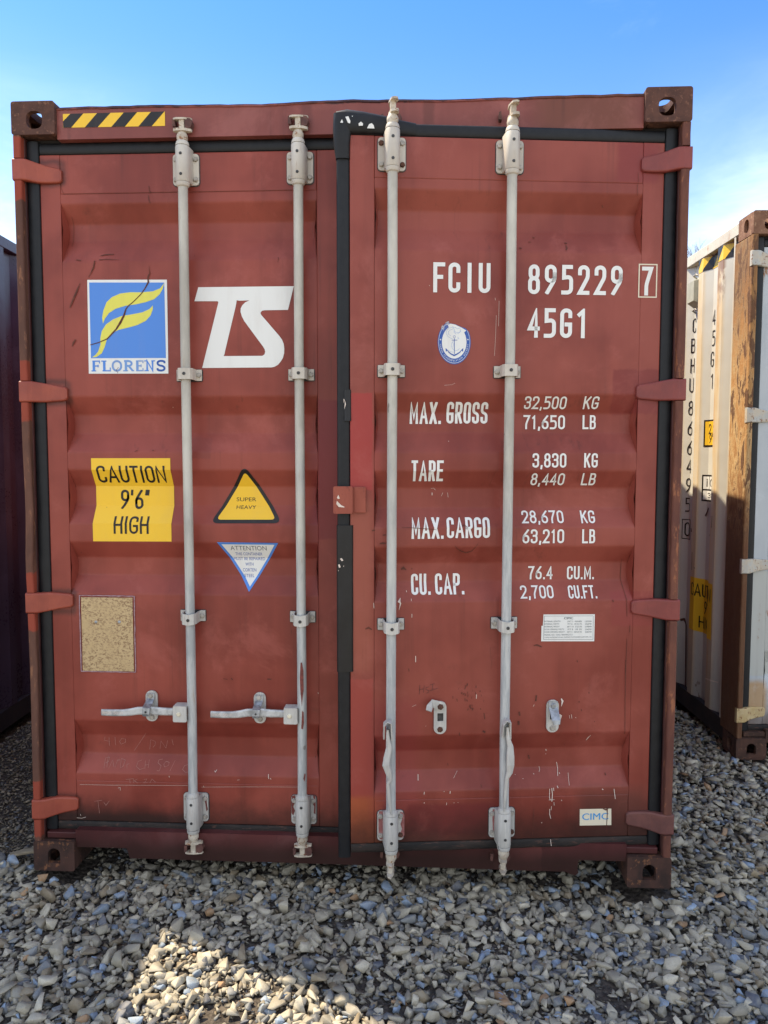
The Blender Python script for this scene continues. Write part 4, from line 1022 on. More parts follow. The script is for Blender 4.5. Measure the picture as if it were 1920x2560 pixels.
for P, w_ in (([(648,1218),(668,1222)], .004), ([(655,1240),(662,1262),(650,1280)], [.005,.004,.004]), ([(410,1170),(425,1175)], .003), ([(375,1210),(395,1212)], .0025), ([(300,1260),(315,1268)], .004), ([(1190,700),(1195,760),(1185,800),(1188,870)], .0012), ([(935,930),(945,945)], .003)): d.stroke(TR.pts(P, cv), w_, 0, 0.0021)
cv = ci(1200, 1100, 3.016)
for P, w_ in (([(1095,905),(1085,1040),(1105,1200),(1108,1330)], .0018), ([(1108,1500),(1100,1700),(1098,1805)], .0018), ([(1000,1205),(1005,1222)], .004), ([(1248,895),(1258,920),(1255,935)], [.006,.007,.003]), ([(405,1550),(430,1545),(465,1560)], [.003,.006,.003]), ([(730,1660),(735,1675)], .003), ([(1130,1400),(1128,1450)], .0022)): d.stroke(TR.pts(P, cv), w_, 0, 0.0021)
cv = ci(1200, 1650, 3.016)
for P, w_ in (([(1098,0),(1094,300),(1092,560)], .0018), ([(425,265),(420,310)], .005), ([(295,390),(300,420)], .006), ([(290,460),(292,490)], .007), ([(745,310),(748,320)], .0035), ([(762,368),(765,385)], .003), ([(865,460),(862,468)], .003), ([(20,535),(40,545)], .007), ([(30,400),(33,430)], .003), ([(385,745),(390,775)], .005), ([(960,870),(962,885)], .004), ([(405,1120),(395,1320)], .002), ([(820,240),(822,252)], .003)): d.stroke(TR.pts(P, cv), w_, 0, 0.0021)
d = Marks('paint_chip', M['chip'], DR)                                                    # pale nicks on the right leaf
cv = ci(1200, 1650, 3.016)
for P, w_ in (([(598,798),(606,840),(598,890)], .0018), ([(525,970),(522,1030),(528,1055)], .0020), ([(540,965),(545,1010),(540,1065)], .0028), ([(553,962),(556,985)], .0020), ([(518,1052),(560,1050)], .0014), ([(524,1120),(523,1160),(532,1192)], .0020), ([(538,1100),(534,1130)], .0016), ([(556,1070),(558,1095)], .0016), ([(1010,970),(1014,1010),(1018,1045)], .0022), ([(920,970),(928,978)], .003), ([(838,570),(822,595),(812,618)], [.001,.0028,.002]), ([(680,870),(676,910),(675,948)], .0012), ([(464,830),(468,850),(460,868)], .0012), ([(516,700),(520,712)], .0022), ([(514,735),(518,738)], .002), ([(415,878),(421,880)], .0024), ([(275,882),(278,884)], .002), ([(330,908),(335,910)], .0018), ([(583,950),(588,965)], .0022), ([(612,870),(616,878)], .0020), ([(612,290),(622,310),(612,350)], [.004,.007,.001]), ([(598,408),(610,420),(600,460)], [.003,.007,.003]), ([(400,350),(408,335)], .0014), ([(688,410),(692,440)], .0015), ([(672,415),(676,440)], .001), ([(720,430),(722,436)], .002), ([(612,1052),(616,1060)], .0022), ([(530,1350),(536,1400)], .0018), ([(463,1220),(465,1228)], .0018)):
    d.stroke(TR.pts(P, cv), w_, 0, 0.0026)
cv = ci(800, 1650)
for x, y, l, w_ in ((865,1092,22,.0024), (1080,1085,22,.0024), (1030,1085,8,.0016), (865,1178,8,.0022), (1050,1180,20,.0015), (1112,1180,4,.0022), (1145,1178,4,.0022), (820,975,42,.0022), (1150,950,50,.0008), (1298,285,35,.0022), (878,545,4,.0016), (798,370,16,.001)): d.stroke(TR.pts([(x, y), (x-2 if w_ > .001 else x-35, y+l)], cv), w_, 0, 0.0026)
cv = ci(800, 1100)
for P, w_ in (([(762,1442),(762,1472)], .0020), ([(793,1790),(793,1842)], .0024), ([(668,1312),(655,1340),(668,1355),(655,1410)], [.001,.0085,.004,.001]), ([(757,1318),(758,1335)], .0018), ([(720,1255),(722,1268)], .0018), ([(1072,1215),(1078,1240)], .0001), ([(940,440),(940,462)], .0022), ([(1030,440),(1018,470)], .0010), ([(1070,440),(1075,480)], .0010), ([(445,1350),(447,1395)], .0016), ([(930,405),(955,402),(968,420)], .0008)): d.stroke(TR.pts(P, cv), w_, 0, 0.0026)
cv = ci(800, 650)
for P, w_ in (([(1485,340),(1480,550)], .0010), ([(1462,460),(1455,640),(1446,795)], .0009), ([(1452,315),(1455,335)], .0012), ([(1072,1500),(1076,1504)], .0024), ([(1030,1040),(1090,1035),(1120,1022)], .0006), ([(905,212),(911,214)], .0018)): d.stroke(TR.pts(P, cv), w_, 0, 0.0026)
d = Marks('paint_chip', M['chip'], DL); cv = ci(400, 1650)
for P, w_ in (([(448,925),(456,935),(466,918)], .0018), ([(898,950),(902,985)], .002), ([(915,980),(922,988)], .002), ([(362,1040),(366,1055)], .0014), ([(640,995),(660,992)], .001), ([(1310,270),(1316,276)], .003), ([(345,1052),(620,1050),(880,1050),(1200,1052)], .0007)): d.stroke(TL.pts(P, cv), w_, 0, 0.0026)
cv = ci(0, 1650)
for P, w_ in (([(1403,960),(1406,972)], .002), ([(640,1305),(680,1310),(715,1300)], .0012), ([(670,1275),(672,1290)], .0015), ([(980,1060),(1000,1055),(1000,1080)], .0012), ([(665,1030),(900,1035),(1560,1038)], .0008), ([(455,805),(457,828)], .001)): d.stroke(TL.pts(P, cv), w_, 0, 0.0026)
# chalk writing near the bottom of the left leaf
d = dec(); cv = ci(0, 1650)
for P in ([(838,668),(832,695),(880,705)], [(872,668),(876,740)], [(922,668),(928,735)], [(960,705),(978,680),(1012,685),(1010,712),(975,728),(960,705)], [(1187,628),(1140,700),(1085,780)], [(1222,690),(1215,770)], [(1222,690),(1262,705),(1258,735),(1240,755)], [(1300,765),(1308,700),(1350,760),(1365,695)], [(1400,685),(1412,735)],
          [(852,835),(855,905)], [(852,835),(885,830),(882,860),(858,870)], [(870,820),(878,900)], [(895,905),(915,850),(935,895)], [(945,900),(955,850),(978,850)], [(990,905),(985,840),(1020,850),(1012,890),(990,905)], [(1045,905),(1040,880),(1058,875)],
          [(1158,850),(1128,860),(1122,895),(1155,915),(1185,905)], [(1188,855),(1195,912)], [(1218,848),(1222,905)], [(1190,885),(1222,880)], [(1330,845),(1300,850),(1295,870),(1325,890),(1318,925),(1298,922)], [(1345,880),(1360,860),(1388,868),(1385,890),(1355,898),(1345,880)], [(1435,855),(1405,925)], [(1560,880),(1520,890),(1508,915),(1535,935),(1570,932)],
          [(1045,990),(1110,982)], [(1078,985),(1082,1020)], [(1110,985),(1112,1020)], [(1140,985),(1115,1000),(1145,1018)], [(1195,990),(1218,985),(1210,1005),(1190,1018),(1225,1015)], [(1245,1018),(1262,985),(1292,1012)],
          [(785,1170),(850,1160)], [(815,1168),(828,1270)], [(862,1175),(880,1200)], [(880,1205),(910,1165)]):
    d.stroke(TL.pts(P, cv), 0.0011, 0, 0.0024)
d.build('chalk_writing', M['chalk'], DL)
d = dec(); cv = ci(800, 1650)
for P in ([(828,205),(823,285)], [(865,210),(858,270)], [(823,245),(865,238)], [(905,222),(880,228),(878,245),(900,252),(898,270),(880,275)], [(910,208),(950,195)], [(935,202),(930,248)], [(905,258),(978,232)]):
    d.stroke(TR.pts(P, cv), 0.0012, 0, 0.0024)
d.build('marker_writing', M['ink'], DR)

# dark old paint peeking round the bracket plates, tape repairs on the free-edge gasket
d = dec()
for P, w_ in (): pass
mb = MB()
bead(mb, (-1.170, 0.004, 0.83), (-1.170, 0.004, 1.363), 0.060, 0.014, wob=0.001); tp = mb.build('gasket_tape', M['tape'], DR)
mb = MB(); bead(mb, (-1.160, 0.003, 1.735), (-1.160, 0.003, 1.845), 0.026, 0.010, wob=0.002); mb.build('gasket_tape', M['tape'], DR)
mb = MB()                                                    # bulged gasket corner at the top
rings = []
for i, (d_, z, w_, dp) in enumerate(((1.198, 2.755, .085, .020), (1.16, 2.765, .082, .026), (1.10, 2.762, .074, .022), (1.03, 2.757, .064, .017), (0.97, 2.750, .050, .012), (0.92, 2.746, .043, .010))):
    rings.append([(-d_, 0.006-dp*math.sin(math.pi*q/10)**0.6, z+w_/2*math.cos(math.pi*q/10)+0.001*math.sin(i*3+q)) for q in range(11)]+[(-d_, 0.02, z-w_/2), (-d_, 0.02, z+w_/2)])
mb.loft(rings, 0, True, True)
rings = []
for i, (z, x_, w_, dp) in enumerate(((2.79, 1.172, .070, .022), (2.74, 1.176, .066, .024), (2.69, 1.178, .056, .019), (2.64, 1.175, .048, .014))):
    rings.append([(-x_+w_/2*math.cos(math.pi*q/10), 0.005-dp*math.sin(math.pi*q/10)**0.6, z) for q in range(11)]+[(-x_-w_/2, 0.02, z), (-x_+w_/2, 0.02, z)])
mb2 = MB(); mb2.loft(rings, 0, True, True); mb2.build('gasket_corner', M['gasket'], DR)
mb.build('gasket_corner', M['gasket'], DR)
d = Decal(lambda a, z, off: (a, -off, z), 1, ()); cv = ci(800, 200)
for P in ([(168,352),(182,325),(192,350),(185,356)], [(210,305),(235,300),(252,340),(250,360),(232,355)], [(320,360),(340,345),(357,360),(355,378),(322,380)], [(390,400),(408,365),(430,358),(445,375),(452,402)], [(262,298),(272,296),(270,306)]):
    d.shape(TR.pts(P, cv, -0.0225), 0, 0.0225)
d.build('peeled_patch', M['white'], DR)
d = Decal(lambda a, z, off: (a, -off, z), 1, ()); cv = ci(800, 1100)
for P in ([(165,985),(180,980),(195,1000),(180,1005)], [(150,1035),(162,1030),(172,1055),(158,1060)], [(192,1042),(200,1045),(196,1054)], [(150,1078),(156,1080),(152,1090)]): d.shape(TR.pts(P, cv, -0.012), 0, 0.012)
cv = ci(800, 650)
for P in ([(195,1150),(205,1160),(198,1190)], [(208,1165),(215,1200),(200,1240),(205,1200)]): d.shape(TR.pts(P, cv, -0.010), 0, 0.010)
d.build('peeled_patch', M['chip'], DR)
# anti-rack lug bridging the two leaves
mb = MB(); L0 = FR.hit(833, 1216, -0.022); L1 = FR.hit(915, 1284, -0.022)
x0_, x1_ = L0[0], L1[0]; zc = (L0[1]+L1[1])/2; hh = (L0[1]-L1[1])/2
mb.prism(rrect(x0_, x0_+0.068, zc-hh, zc+hh, 0.006, 3), -0.026, -0.014)
mb.box(x0_+0.067, x0_+0.072, -0.024, 0.0, zc-hh+0.002, zc+hh-0.004); 
mb.build('overlap_lug', rusty('lug_paint', (0.27, 0.070, 0.045), (0.31, 0.085, 0.055), (0.16, 0.045, 0.035), 10), DR, bevel=0.0025)
mb = MB(); mb.box(x0_+0.0722, x1_, -0.0135, -0.0008, zc-hh+0.002, zc+hh-0.002)
mb.build('overlap_lug', bpy.data.materials['lug_paint'], DR, bevel=0.0025)
d = Decal(lambda a, z, off: (a, -0.026-off, z), 1, ()); cv = ci(800, 1100)
for P in ([(140,480),(152,455),(165,485),(150,490)], [(140,505),(175,540),(205,555),(200,560),(155,555),(135,530)]): d.shape(TR.pts(P, cv, -0.026), 0, 0.0012)
d.build('peeled_patch', M['chip'], DR)

# ------------------------------------------------------------------ handles
def left_handle(fr, par, x, zc, main=True):
    hm = M['handle'] if main else par.data.materials[0]
    mb = MB()                                                # clevis on the rod
    mb.prism(rrect(x-0.064, x-0.012, zc-0.031, zc+0.030, 0.005, 3), -0.070, -0.0635)
    mb.box(x-0.0635, x-0.0125, -0.0634, -0.020, zc+0.0245, zc+0.0295); mb.box(x-0.0635, x-0.0125, -0.0634, -0.020, zc-0.0305, zc-0.0255)
    mb.lathe((x-0.042, -0.0701, zc), (0, -1, 0), [(0, .0095), (.001, .0095), (.0012, .008), (.005, .008), (.006, .006)], 6, 1, False)
    mb.build('handle_clevis', [M['hard'], M['cream'] if main else M['bolt']], par, bevel=0.0015)
    mb = MB()
    pts = [(x-0.040, -0.045, zc), (x-0.075, -0.045, zc+0.001), (x-0.115, -0.047, zc+0.002), (x-0.150, -0.046, zc+0.004), (x-0.170, -0.046, zc+0.004), (x-0.205, -0.047, zc+0.003), (x-0.235, -0.050, zc-0.002), (x-0.262, -0.052, zc-0.004), (x-0.30, -0.052, zc-0.005), (x-0.345, -0.052, zc-0.004)]
    wh = [(.024, .013), (.028, .015), (.030, .013), (.031, .011), (.031, .011), (.030, .011), (.028, .012), (.026, .012), (.026, .012), (.025, .010)]
    mb.bar(pts, wh, (0, 1, 0)); mb.build('lock_handle', hm, par, bevel=0.0022)
    xr = x-0.166; zz = zc+0.009
    mb = MB(); mb.prism(rrect(xr-0.024, xr+0.022, zz-0.060, zz+0.060, 0.0215, 7), -0.008, -0.0008)
    for dz in (-0.043, 0.043): mb.lathe((xr, -0.0081, zz+dz), (0, -1, 0), [(0, .0115), (.001, .0115), (.0012, .0095), (.006, .0095), (.007, .0075)], 6, 1, False)
    mb.build('handle_retainer', [M['hard'], M['bolt']], par, bevel=0.001)
    mb = MB()                                                # swinging hasp over the bar
    mb.bar([(xr-0.002, -0.012, zz+0.052), (xr-0.002, -0.014, zz+0.030), (xr-0.004, -0.034, zz+0.016), (xr-0.004, -0.060, zz+0.008), (xr-0.005, -0.061, zz-0.014), (xr-0.005, -0.058, zz-0.022)], [(.030, .006), (.030, .006), (.030, .006), (.030, .006), (.028, .006), (.026, .006)], (0, 1, 0))
    mb.lathe((xr-0.002, -0.0155, zz+0.043), (0, -1, 0), [(0, .011), (.001, .011), (.0012, .0092), (.006, .0092), (.007, .0072)], 6, 1, False)
    mb.lathe((xr-0.005, -0.0642, zz-0.006), (0, -1, 0), [(0, .004), (.0008, .003)], 10, 2, False)
    mb.build('hasp', [M['steel'], M['bolt'], M['plug']], par, bevel=0.001)
left_handle(FL, DL, 0.584, 0.640); left_handle(FL, DL, 1.005, 0.640)
for x in (0.584, 1.005):
    d = Decal(lambda a, z, off: (a, -0.0574-off, z), 1, ()); letters(d, 'BH05 50HH', x-0.340, x-0.262, 0.631, 0.641, st=.15, off=.0004); d.build('handle_stamp', M['chip'], DL)
# bare and over-painted spots on the rods and plates
def spot(fr, par, P, cv, y, mat, name='paint_loss'):
    d = Decal(lambda a, z, off: (a, y-off, z), 1, ()); d.shape([fr.hit(*cv(*p), y) for p in P], 0, 0.0005); d.build(name, mat, par)
redl = simple('bare_red', (0.11, 0.022, 0.018), (0.20, 0.045, 0.035), 90, 0.6); cv = ci(400, 1650)
for P in ([(1166,22),(1178,20),(1190,90),(1192,250),(1184,310),(1176,385),(1173,330),(1166,280),(1160,150)], [(1180,420),(1192,435),(1194,520),(1186,575),(1172,570),(1176,480)], [(1200,940),(1208,950),(1200,1010),(1190,985)]): spot(FL, DL, P, cv, -0.0632, redl)
for P in ([(1095,1128),(1118,1120),(1125,1140),(1108,1160),(1118,1185),(1105,1215),(1120,1250),(1105,1290),(1092,1270),(1090,1180)], [(1268,1120),(1288,1125),(1292,1200),(1290,1280),(1275,1270),(1280,1215),(1265,1190),(1275,1150)], [(368,1120),(385,1150),(392,1210),(398,1240),(385,1255),(378,1200),(370,1160)]): spot(FL, DL, P, cv, -0.0080, redl)
pink = simple('overspray_pink', (0.26, 0.085, 0.080), (0.34, 0.14, 0.13), 60, 0.55); cv = ci(800, 1650)
for P in ([(490,1255),(540,1252),(540,1490),(500,1488),(486,1470),(484,1290)], [(662,1262),(690,1262),(700,1290),(700,1450),(680,1480),(665,1440),(680,1400),(668,1360),(682,1320)]): spot(FR, DR, P, cv, -0.0080, pink, 'overspray')
for P in ([(1432,1240),(1445,1235),(1450,1300),(1442,1380),(1452,1440),(1436,1445),(1430,1330)],): spot(FR, DR, P, cv, -0.0080, pink, 'overspray')
def hang_handle(par, x, zt, side, tw):
    mb = MB()                                                # clevis seen edge-on at the rod
    a = x+side*0.012
    mb.bar([(a-0.016, -0.060, zt-0.066), (a-0.016, -0.078, zt-0.014), (a-0.006, -0.084, zt), (a+0.008, -0.078, zt-0.006), (a+0.012, -0.066, zt-0.070)], [(.006, .030)]*5, (0, 1, 0))
    mb.build('handle_clevis', M['hard'], par, bevel=0.001)
    mb = MB(); P = []; wh = []
    for t, dx, y, w_, h_ in tw: P.append((x+dx, y, zt-t)); wh.append((w_, h_))
    mb.bar(P, wh, (0, 1, 0)); mb.build('lock_handle', M['hard'], par, bevel=0.0025)
hang_handle(DR, -1.005, 0.672, -1, [(.035, -.016, -.072, .010, .020), (.070, -.014, -.074, .014, .020), (.100, -.010, -.076, .022, .016), (.135, -.018, -.080, .024, .014), (.160, -.022, -.084, .026, .014), (.190, -.012, -.082, .022, .014), (.215, -.006, -.078, .014, .016), (.232, -.014, -.074, .012, .020), (.30, -.008, -.070, .014, .018), (.35, -.001, -.068, .005, .012)])
hang_handle(DR, -0.590, 0.668, 0.1, [(.030, .002, -.072, .010, .018), (.070, .004, -.076, .014, .018), (.100, .012, -.078, .022, .014), (.135, .012, -.082, .028, .014), (.165, .012, -.084, .028, .014), (.195, .010, -.080, .022, .014), (.215, .002, -.076, .014, .018), (.235, -.001, -.073, .014, .018), (.30, -.004, -.070, .012, .016), (.345, -.006, -.068, .004, .010)])
for (u, v), open_ in (((1100, 1793), True), ((1381, 1789), False)):
    c = FR.hit(u, v, -0.004); xr, zz = c
    mb = MB(); sq = [(xr-0.010, zz-0.014), (xr+0.012, zz-0.014), (xr+0.012, zz+0.016), (xr-0.010, zz+0.016)]
    mb.prism(rrect(xr-0.023, xr+0.023, zz-0.062, zz+0.060, 0.022, 7), -0.008, -0.0008, 0, [sq])
    mb.lathe((xr, -0.0081, zz-0.045), (0, -1, 0), [(0, .0115), (.001, .0115), (.0012, .009), (.005, .009), (.006, .007)], 6 if open_ else 12, 1, False)
    mb.prism(sq, -0.0030, -0.0009, 2)
    mb.build('handle_retainer', [M['hard'], M['rustbolt'] if open_ else M['bolt'], M['plug']], DR, bevel=0.001)
    mb = MB()
    if open_: mb.bar([(xr+0.012, -0.012, zz+0.040), (xr-0.012, -0.013, zz+0.048), (xr-0.030, -0.016, zz+0.056), (xr-0.042, -0.030, zz+0.046), (xr-0.046, -0.040, zz+0.036)], [(.034, .005), (.034, .005), (.030, .005), (.026, .005), (.022, .005)], (0, 1, 0))
    else: mb.bar([(xr, -0.012, zz+0.056), (xr, -0.014, zz+0.034), (xr+0.001, -0.026, zz+0.020), (xr+0.002, -0.048, zz-0.004), (xr+0.003, -0.050, zz-0.018)], [(.034, .005), (.034, .005), (.033, .005), (.032, .005), (.026, .005)], (0, 1, 0))
    mb.lathe((xr, -0.0155, zz+0.042), (0, -1, 0), [(0, .012), (.001, .012), (.0012, .0095), (.006, .0095), (.007, .0075)], 6, 1, False)
    mb.build('hasp', [M['hard'] if open_ else M['steel'], M['rustbolt'] if open_ else M['steel']], DR, bevel=0.001)
#--PART4--

# ------------------------------------------------------------------ the pale container on the right
OFF_A, OFF_B = (0.56, 0.57, 0.53), (0.66, 0.66, 0.60)
def side_paint():
    g = newmat('pale_wall_paint'); o = g.obj(); x, y, z = g.sep(o)
    n = g.noise(o, 1.5, 4); n2 = g.noise(g.scale(o, (5, 5, 0.5)), 3, 6, 0.7); n3 = g.noise(g.scale(o, (3, 3, 1.4)), 7, 7, 0.72)
    col = g.mix(n, OFF_A, OFF_B)
    out = g.ss(x, 0.020, 0.004)
    cream = g.mul(g.ss(n2, 0.25, 0.55), g.mul(g.ss(y, 2.4, 0.4), g.add(g.mul(out, 0.75), 0.12)))
    col = g.mix(cream, col, (0.66, 0.50, 0.27))
    front = g.ss(y, 0.62, 0.34)
    col = g.mix(g.mul(g.mul(g.ss(n2, 0.5, 0.68), g.mul(front, out)), 0.8), col, (0.52, 0.25, 0.08))
    top = g.mul(g.mul(g.ss(g.add(z, g.mul(g.sub(n3, 0.5), 0.5)), 2.45, 2.68), front), out)
    col = g.mix(g.mul(g.mul(top, g.ss(n3, 0.42, 0.52)), 0.9), col, (0.20, 0.075, 0.035))
    sp = spots(g, g.scale(o, (1, 1, 0.5)), 8, 0.10, 0.06); col = g.mix(sp, col, (0.16, 0.065, 0.03))
    low = g.mul(g.ss(g.add(z, g.mul(g.sub(n3, .5), .5)), 0.75, 0.15), 0.5); col = g.mix(low, col, (0.22, 0.21, 0.21))
    col = g.mix(g.mul(g.ss(n3, 0.58, 0.66), g.mul(g.ss(z, 0.5, 0.2), 0.8)), col, (0.12, 0.06, 0.035))
    return fin(g, col, 0.45, 0, g.bump(g.add(g.noise(o, 4, 2), g.mul(n3, .05)), 0.25, 0.02))
def ochre(name):
    g = newmat(name); o = g.obj(); ov = g.scale(o, (1, 1, 0.30)); n = g.noise(ov, 19, 8, 0.72, 0.5); n2 = g.noise(o, 34, 6, 0.7); n4 = g.noise(ov, 3.0, 4)
    x, y, z = g.sep(o)
    col = g.mix(g.ss(n, 0.40, 0.62), (0.42, 0.22, 0.080), (0.56, 0.40, 0.20))
    br = g.ss(g.add(n, g.mul(g.sub(n4, 0.5), 0.7)), 0.475, 0.495)
    top = g.ss(g.add(z, g.mul(g.sub(n, 0.5), 1.4)), 2.0, 2.6)
    low = g.ss(g.add(z, g.mul(g.sub(n, 0.5), 1.6)), 1.75, 1.0)  # shaded lower part of the post painted a darker rust brown
    br = g.mx(g.mul(br, 0.9), g.mul(low, 0.9)); br = g.mx(br, g.mul(top, 0.55))
    col = g.mix(br, col, g.mix(n2, (0.065, 0.028, 0.018), (0.145, 0.060, 0.032)))
    col = g.mix(g.ss(n2, 0.66, 0.72), col, (0.10, 0.042, 0.022))
    return fin(g, col, 0.8, 0, g.bump(g.add(n, g.mul(n2, 0.6)), 0.6, 0.008), 0.3)
M['pwall'] = side_paint(); M['ochre'] = ochre('ochre_rust')
M['prail'] = paint('pale_rail_paint', (0.50, 0.44, 0.34), (0.60, 0.55, 0.44), rust=0.35, rustcol=(0.36, 0.17, 0.07), specks=0.8, grime=False)
M['pdoor'] = paint('pale_door_paint', (0.42, 0.47, 0.50), (0.50, 0.54, 0.56), [(-0.2, 0.13, 0.25, 0.42, 0.02, (0.45, 0.26, 0.09), 0.8), (-.1, 1.2, 0.45, 1.02, 0.004, (0.48, 0.49, 0.44), 0.8)], specks=1.0, rough=0.5, dark=(0.12, 0.06, 0.03), rust=0.22, rustcol=(0.30, 0.15, 0.07))
M['prod'] = simple('pale_rod_paint', (0.40, 0.42, 0.42), (0.52, 0.53, 0.52), 12, 0.5)
M['pcast'] = rusty('pale_casting_rust', (0.17, 0.080, 0.045), (0.24, 0.125, 0.075), (0.36, 0.22, 0.13), 12, 0.8, stretch=(1,1,1))
M['pcastlow'] = rusty('pale_casting_rust_low', (0.055, 0.030, 0.022), (0.10, 0.048, 0.032), (0.17, 0.085, 0.05), 12, 0.85, stretch=(1,1,1))
M['phinge'] = rusty('pale_hinge', (0.45, 0.46, 0.43), (0.52, 0.46, 0.36), (0.22, 0.10, 0.045), 17, 0.55, stretch=(1,1,1))
M['phingelow'] = rusty('ochre_hinge', (0.50, 0.36, 0.16), (0.56, 0.44, 0.24), (0.25, 0.11, 0.05), 13, 0.6, stretch=(1,1,1))
M['pbrail'] = simple('pale_bottom_rail', (0.012, 0.009, 0.008), (0.030, 0.020, 0.017), 9, 0.8)
RCL, RCR = (3.198, 1.318, -0.017), R(2.3)
mm2 = dict(doorL=M['pdoor'], doorR=M['pdoor'], frame=M['prail'], sill=M['pcastlow'], wall=M['pwall'], rail=M['prail'], brail=M['pbrail'], roof=M['roof'],
           post=M['ochre'], flange=[M['ochre'], M['ochre']], cast=M['pcast'], castlow=M['pcastlow'], gasket=M['gasket'], rod=M['prod'],
           hingeL=[M['phinge']]*3+[M['phingelow']], hingeR=[M['phinge']]*4)
RC, RCDL, RCDR = make_container('off-white rusty container at the right edge, ochre rusted corner post and vertical black number', RCL, RCR, mm2, 'shipping containers standing side by side', first=0.37)
# outer side plate of the front corner post
mb = MB(); mb.box(0.0012, 0.03, 0.0305, 0.214, 0.1185, 2.7775); mb.build('corner_post', M['ochre'], RC, bevel=0.004)
mb = MB(); mb.box(0.0042, 0.0105, 0.2142, 0.232, 0.158, 2.8218); mb.build('post_cover_strip', M['prail'], RC, bevel=0.001)
exr = np.array([math.cos(RCR), math.sin(RCR), 0]); eyr = np.array([-math.sin(RCR), math.cos(RCR), 0])
def wx(y):
    t = (y-0.37) % 0.278
    if y < 0.302: return 0.042
    return 0.006 if t <= 0.070 else 0.006+0.036*(t-0.070)/0.068 if t <= 0.138 else 0.042 if t <= 0.210 else 0.042-0.036*(t-0.210)/0.068
def rhit(u, v, xl=None):
    x = 0.006 if xl is None else xl
    for _ in range(6 if xl is None else 1):
        d_ = ray(u, v); p0 = np.array(RCL)+exr*x; t = ((p0-CA) @ exr)/(d_ @ exr); X = CA+t*d_-np.array(RCL)
        if xl is None: x = 0.5*x+0.5*wx(float(X @ eyr))
    return -float(X @ eyr), float(X[2])
WB = sorted([-(0.37+0.278*k+e) for k in range(-1, 6) for e in (0, .070, .138, .210)])
def wdec(): return Decal(lambda a, z, off: (wx(-a)-off, -a, z), 0, WB)
# vertical number and size code: centre pixel, height given by neighbours
def vcol(txt, xs, ys, hh, ww, st):
    for c, px, py in zip(txt, xs, ys):
        a, z = rhit(px, py); d = wdec(); letters(d, c, a-ww/2, a+ww/2, z-hh/2, z+hh/2, st=st, mono=ww/hh, off=0.002); d.build('side_lettering', M['black'], RC)
vcol('CBHU866495', (1737, 1734.5, 1733, 1731, 1729, 1727, 1726, 1724, 1723, 1721), (814, 864, 914, 963, 1020, 1070, 1119, 1165, 1213, 1262), 0.090, 0.040, 0.085)
a, z = rhit(1719, 1323); d = wdec(); letters(d, '0', a-.020, a+.020, z-.045, z+.045, st=0.10, mono=0.5, off=0.002)
d.stroke([(a-.036, z-.062), (a-.036, z+.062), (a+.036, z+.062), (a+.036, z-.062)], 0.005, 0, 0.002, True); d.build('side_lettering', M['black'], RC)
vcol('45G1', (1785, 1784, 1781, 1780), (793, 845, 898, 953), 0.090, 0.040, 0.085)
def wtext(name, txt, a0, a1, z0, z1, mat='black', st=.13): d = wdec(); letters(d, txt, a0, a1, z0, z1, st=st, off=0.003); d.build(name, M[mat], RC)
a0 = rhit(1760, 1080)[0]; zt = rhit(1768, 1050)[1]; zb = rhit(1766, 1117)[1]
d = wdec(); d.poly([(a0, zb), (a0+.155, zb), (a0+.155, zt), (a0, zt)], 0, .0015); d.build('height_sticker', M['black'], RC)
d = wdec(); d.poly([(a0+.010, zb+.01), (a0+.147, zb+.01), (a0+.147, zt-.01), (a0+.010, zt-.01)], 0, .0022); d.build('sticker_field', M['yellow'], RC)
wtext('side_lettering', '2.9', a0+.035, a0+.125, zt-.085, zt-.025, st=.13); wtext('side_lettering', "9'6", a0+.045, a0+.13, zb+.02, zb+.075, st=.13)
a0 = rhit(1755, 1220)[0]; zt = rhit(1766, 1187)[1]; zb = rhit(1762, 1253)[1]
d = wdec(); d.poly([(a0, zb), (a0+.158, zb), (a0+.158, zt), (a0, zt)], 0, .0015); d.build('rail_code_sticker', M['black'], RC)
zm = zb+(zt-zb)*.44
for P in ((a0+.010, a0+.060, zm+.004, zt-.010), (a0+.066, a0+.150, zm+.004, zt-.010), (a0+.010, a0+.150, zb+.010, zm-.006)):
    d = wdec(); d.poly([(P[0], P[2]), (P[1], P[2]), (P[1], P[3]), (P[0], P[3])], 0, .0022); d.build('sticker_field', M['white'], RC)
wtext('side_lettering', 'i', a0+.028, a0+.044, zm+.018, zt-.024, st=.16); wtext('side_lettering', 'C', a0+.075, a0+.12, zm+.018, zt-.024); wtext('side_lettering', '33', a0+.05, a0+.13, zb+.022, zm-.018)
a0 = rhit(1725, 1500)[0]; zt = rhit(1727, 1440)[1]; zb = rhit(1727, 1572)[1]
d = wdec(); d.poly([(a0, zb), (a0+.33, zb), (a0+.33, zt), (a0, zt)], 0, .0015); d.build('height_warning_sticker', M['yellow'], RC)
wtext('side_lettering', 'CAUTION', a0+.02, a0+.31, zt-.34*(zt-zb), zt-.10*(zt-zb), st=.11); wtext('side_lettering', "9'6\"", a0+.14, a0+.26, zt-.64*(zt-zb), zt-.40*(zt-zb), st=.12); wtext('side_lettering', 'HIGH', a0+.10, a0+.27, zt-.92*(zt-zb), zt-.70*(zt-zb), st=.12)
# hazard tape under the top rail
d = wdec(); zt, zb = 2.818, 2.742; d.poly([(-.80, zb), (-.24, zb), (-.24, zt), (-.80, zt)], 0, .0015); tp2 = d.build('hazard_tape', M['yellow'], RC)
d = wdec()
for k in range(4):
    a = -.78+k*.15; d.poly([(a-.03, zb), (a+.04, zb), (a+.11, zt), (a+.04, zt)], 0, .0022)
d.build('tape_stripe', M['black'], tp2)
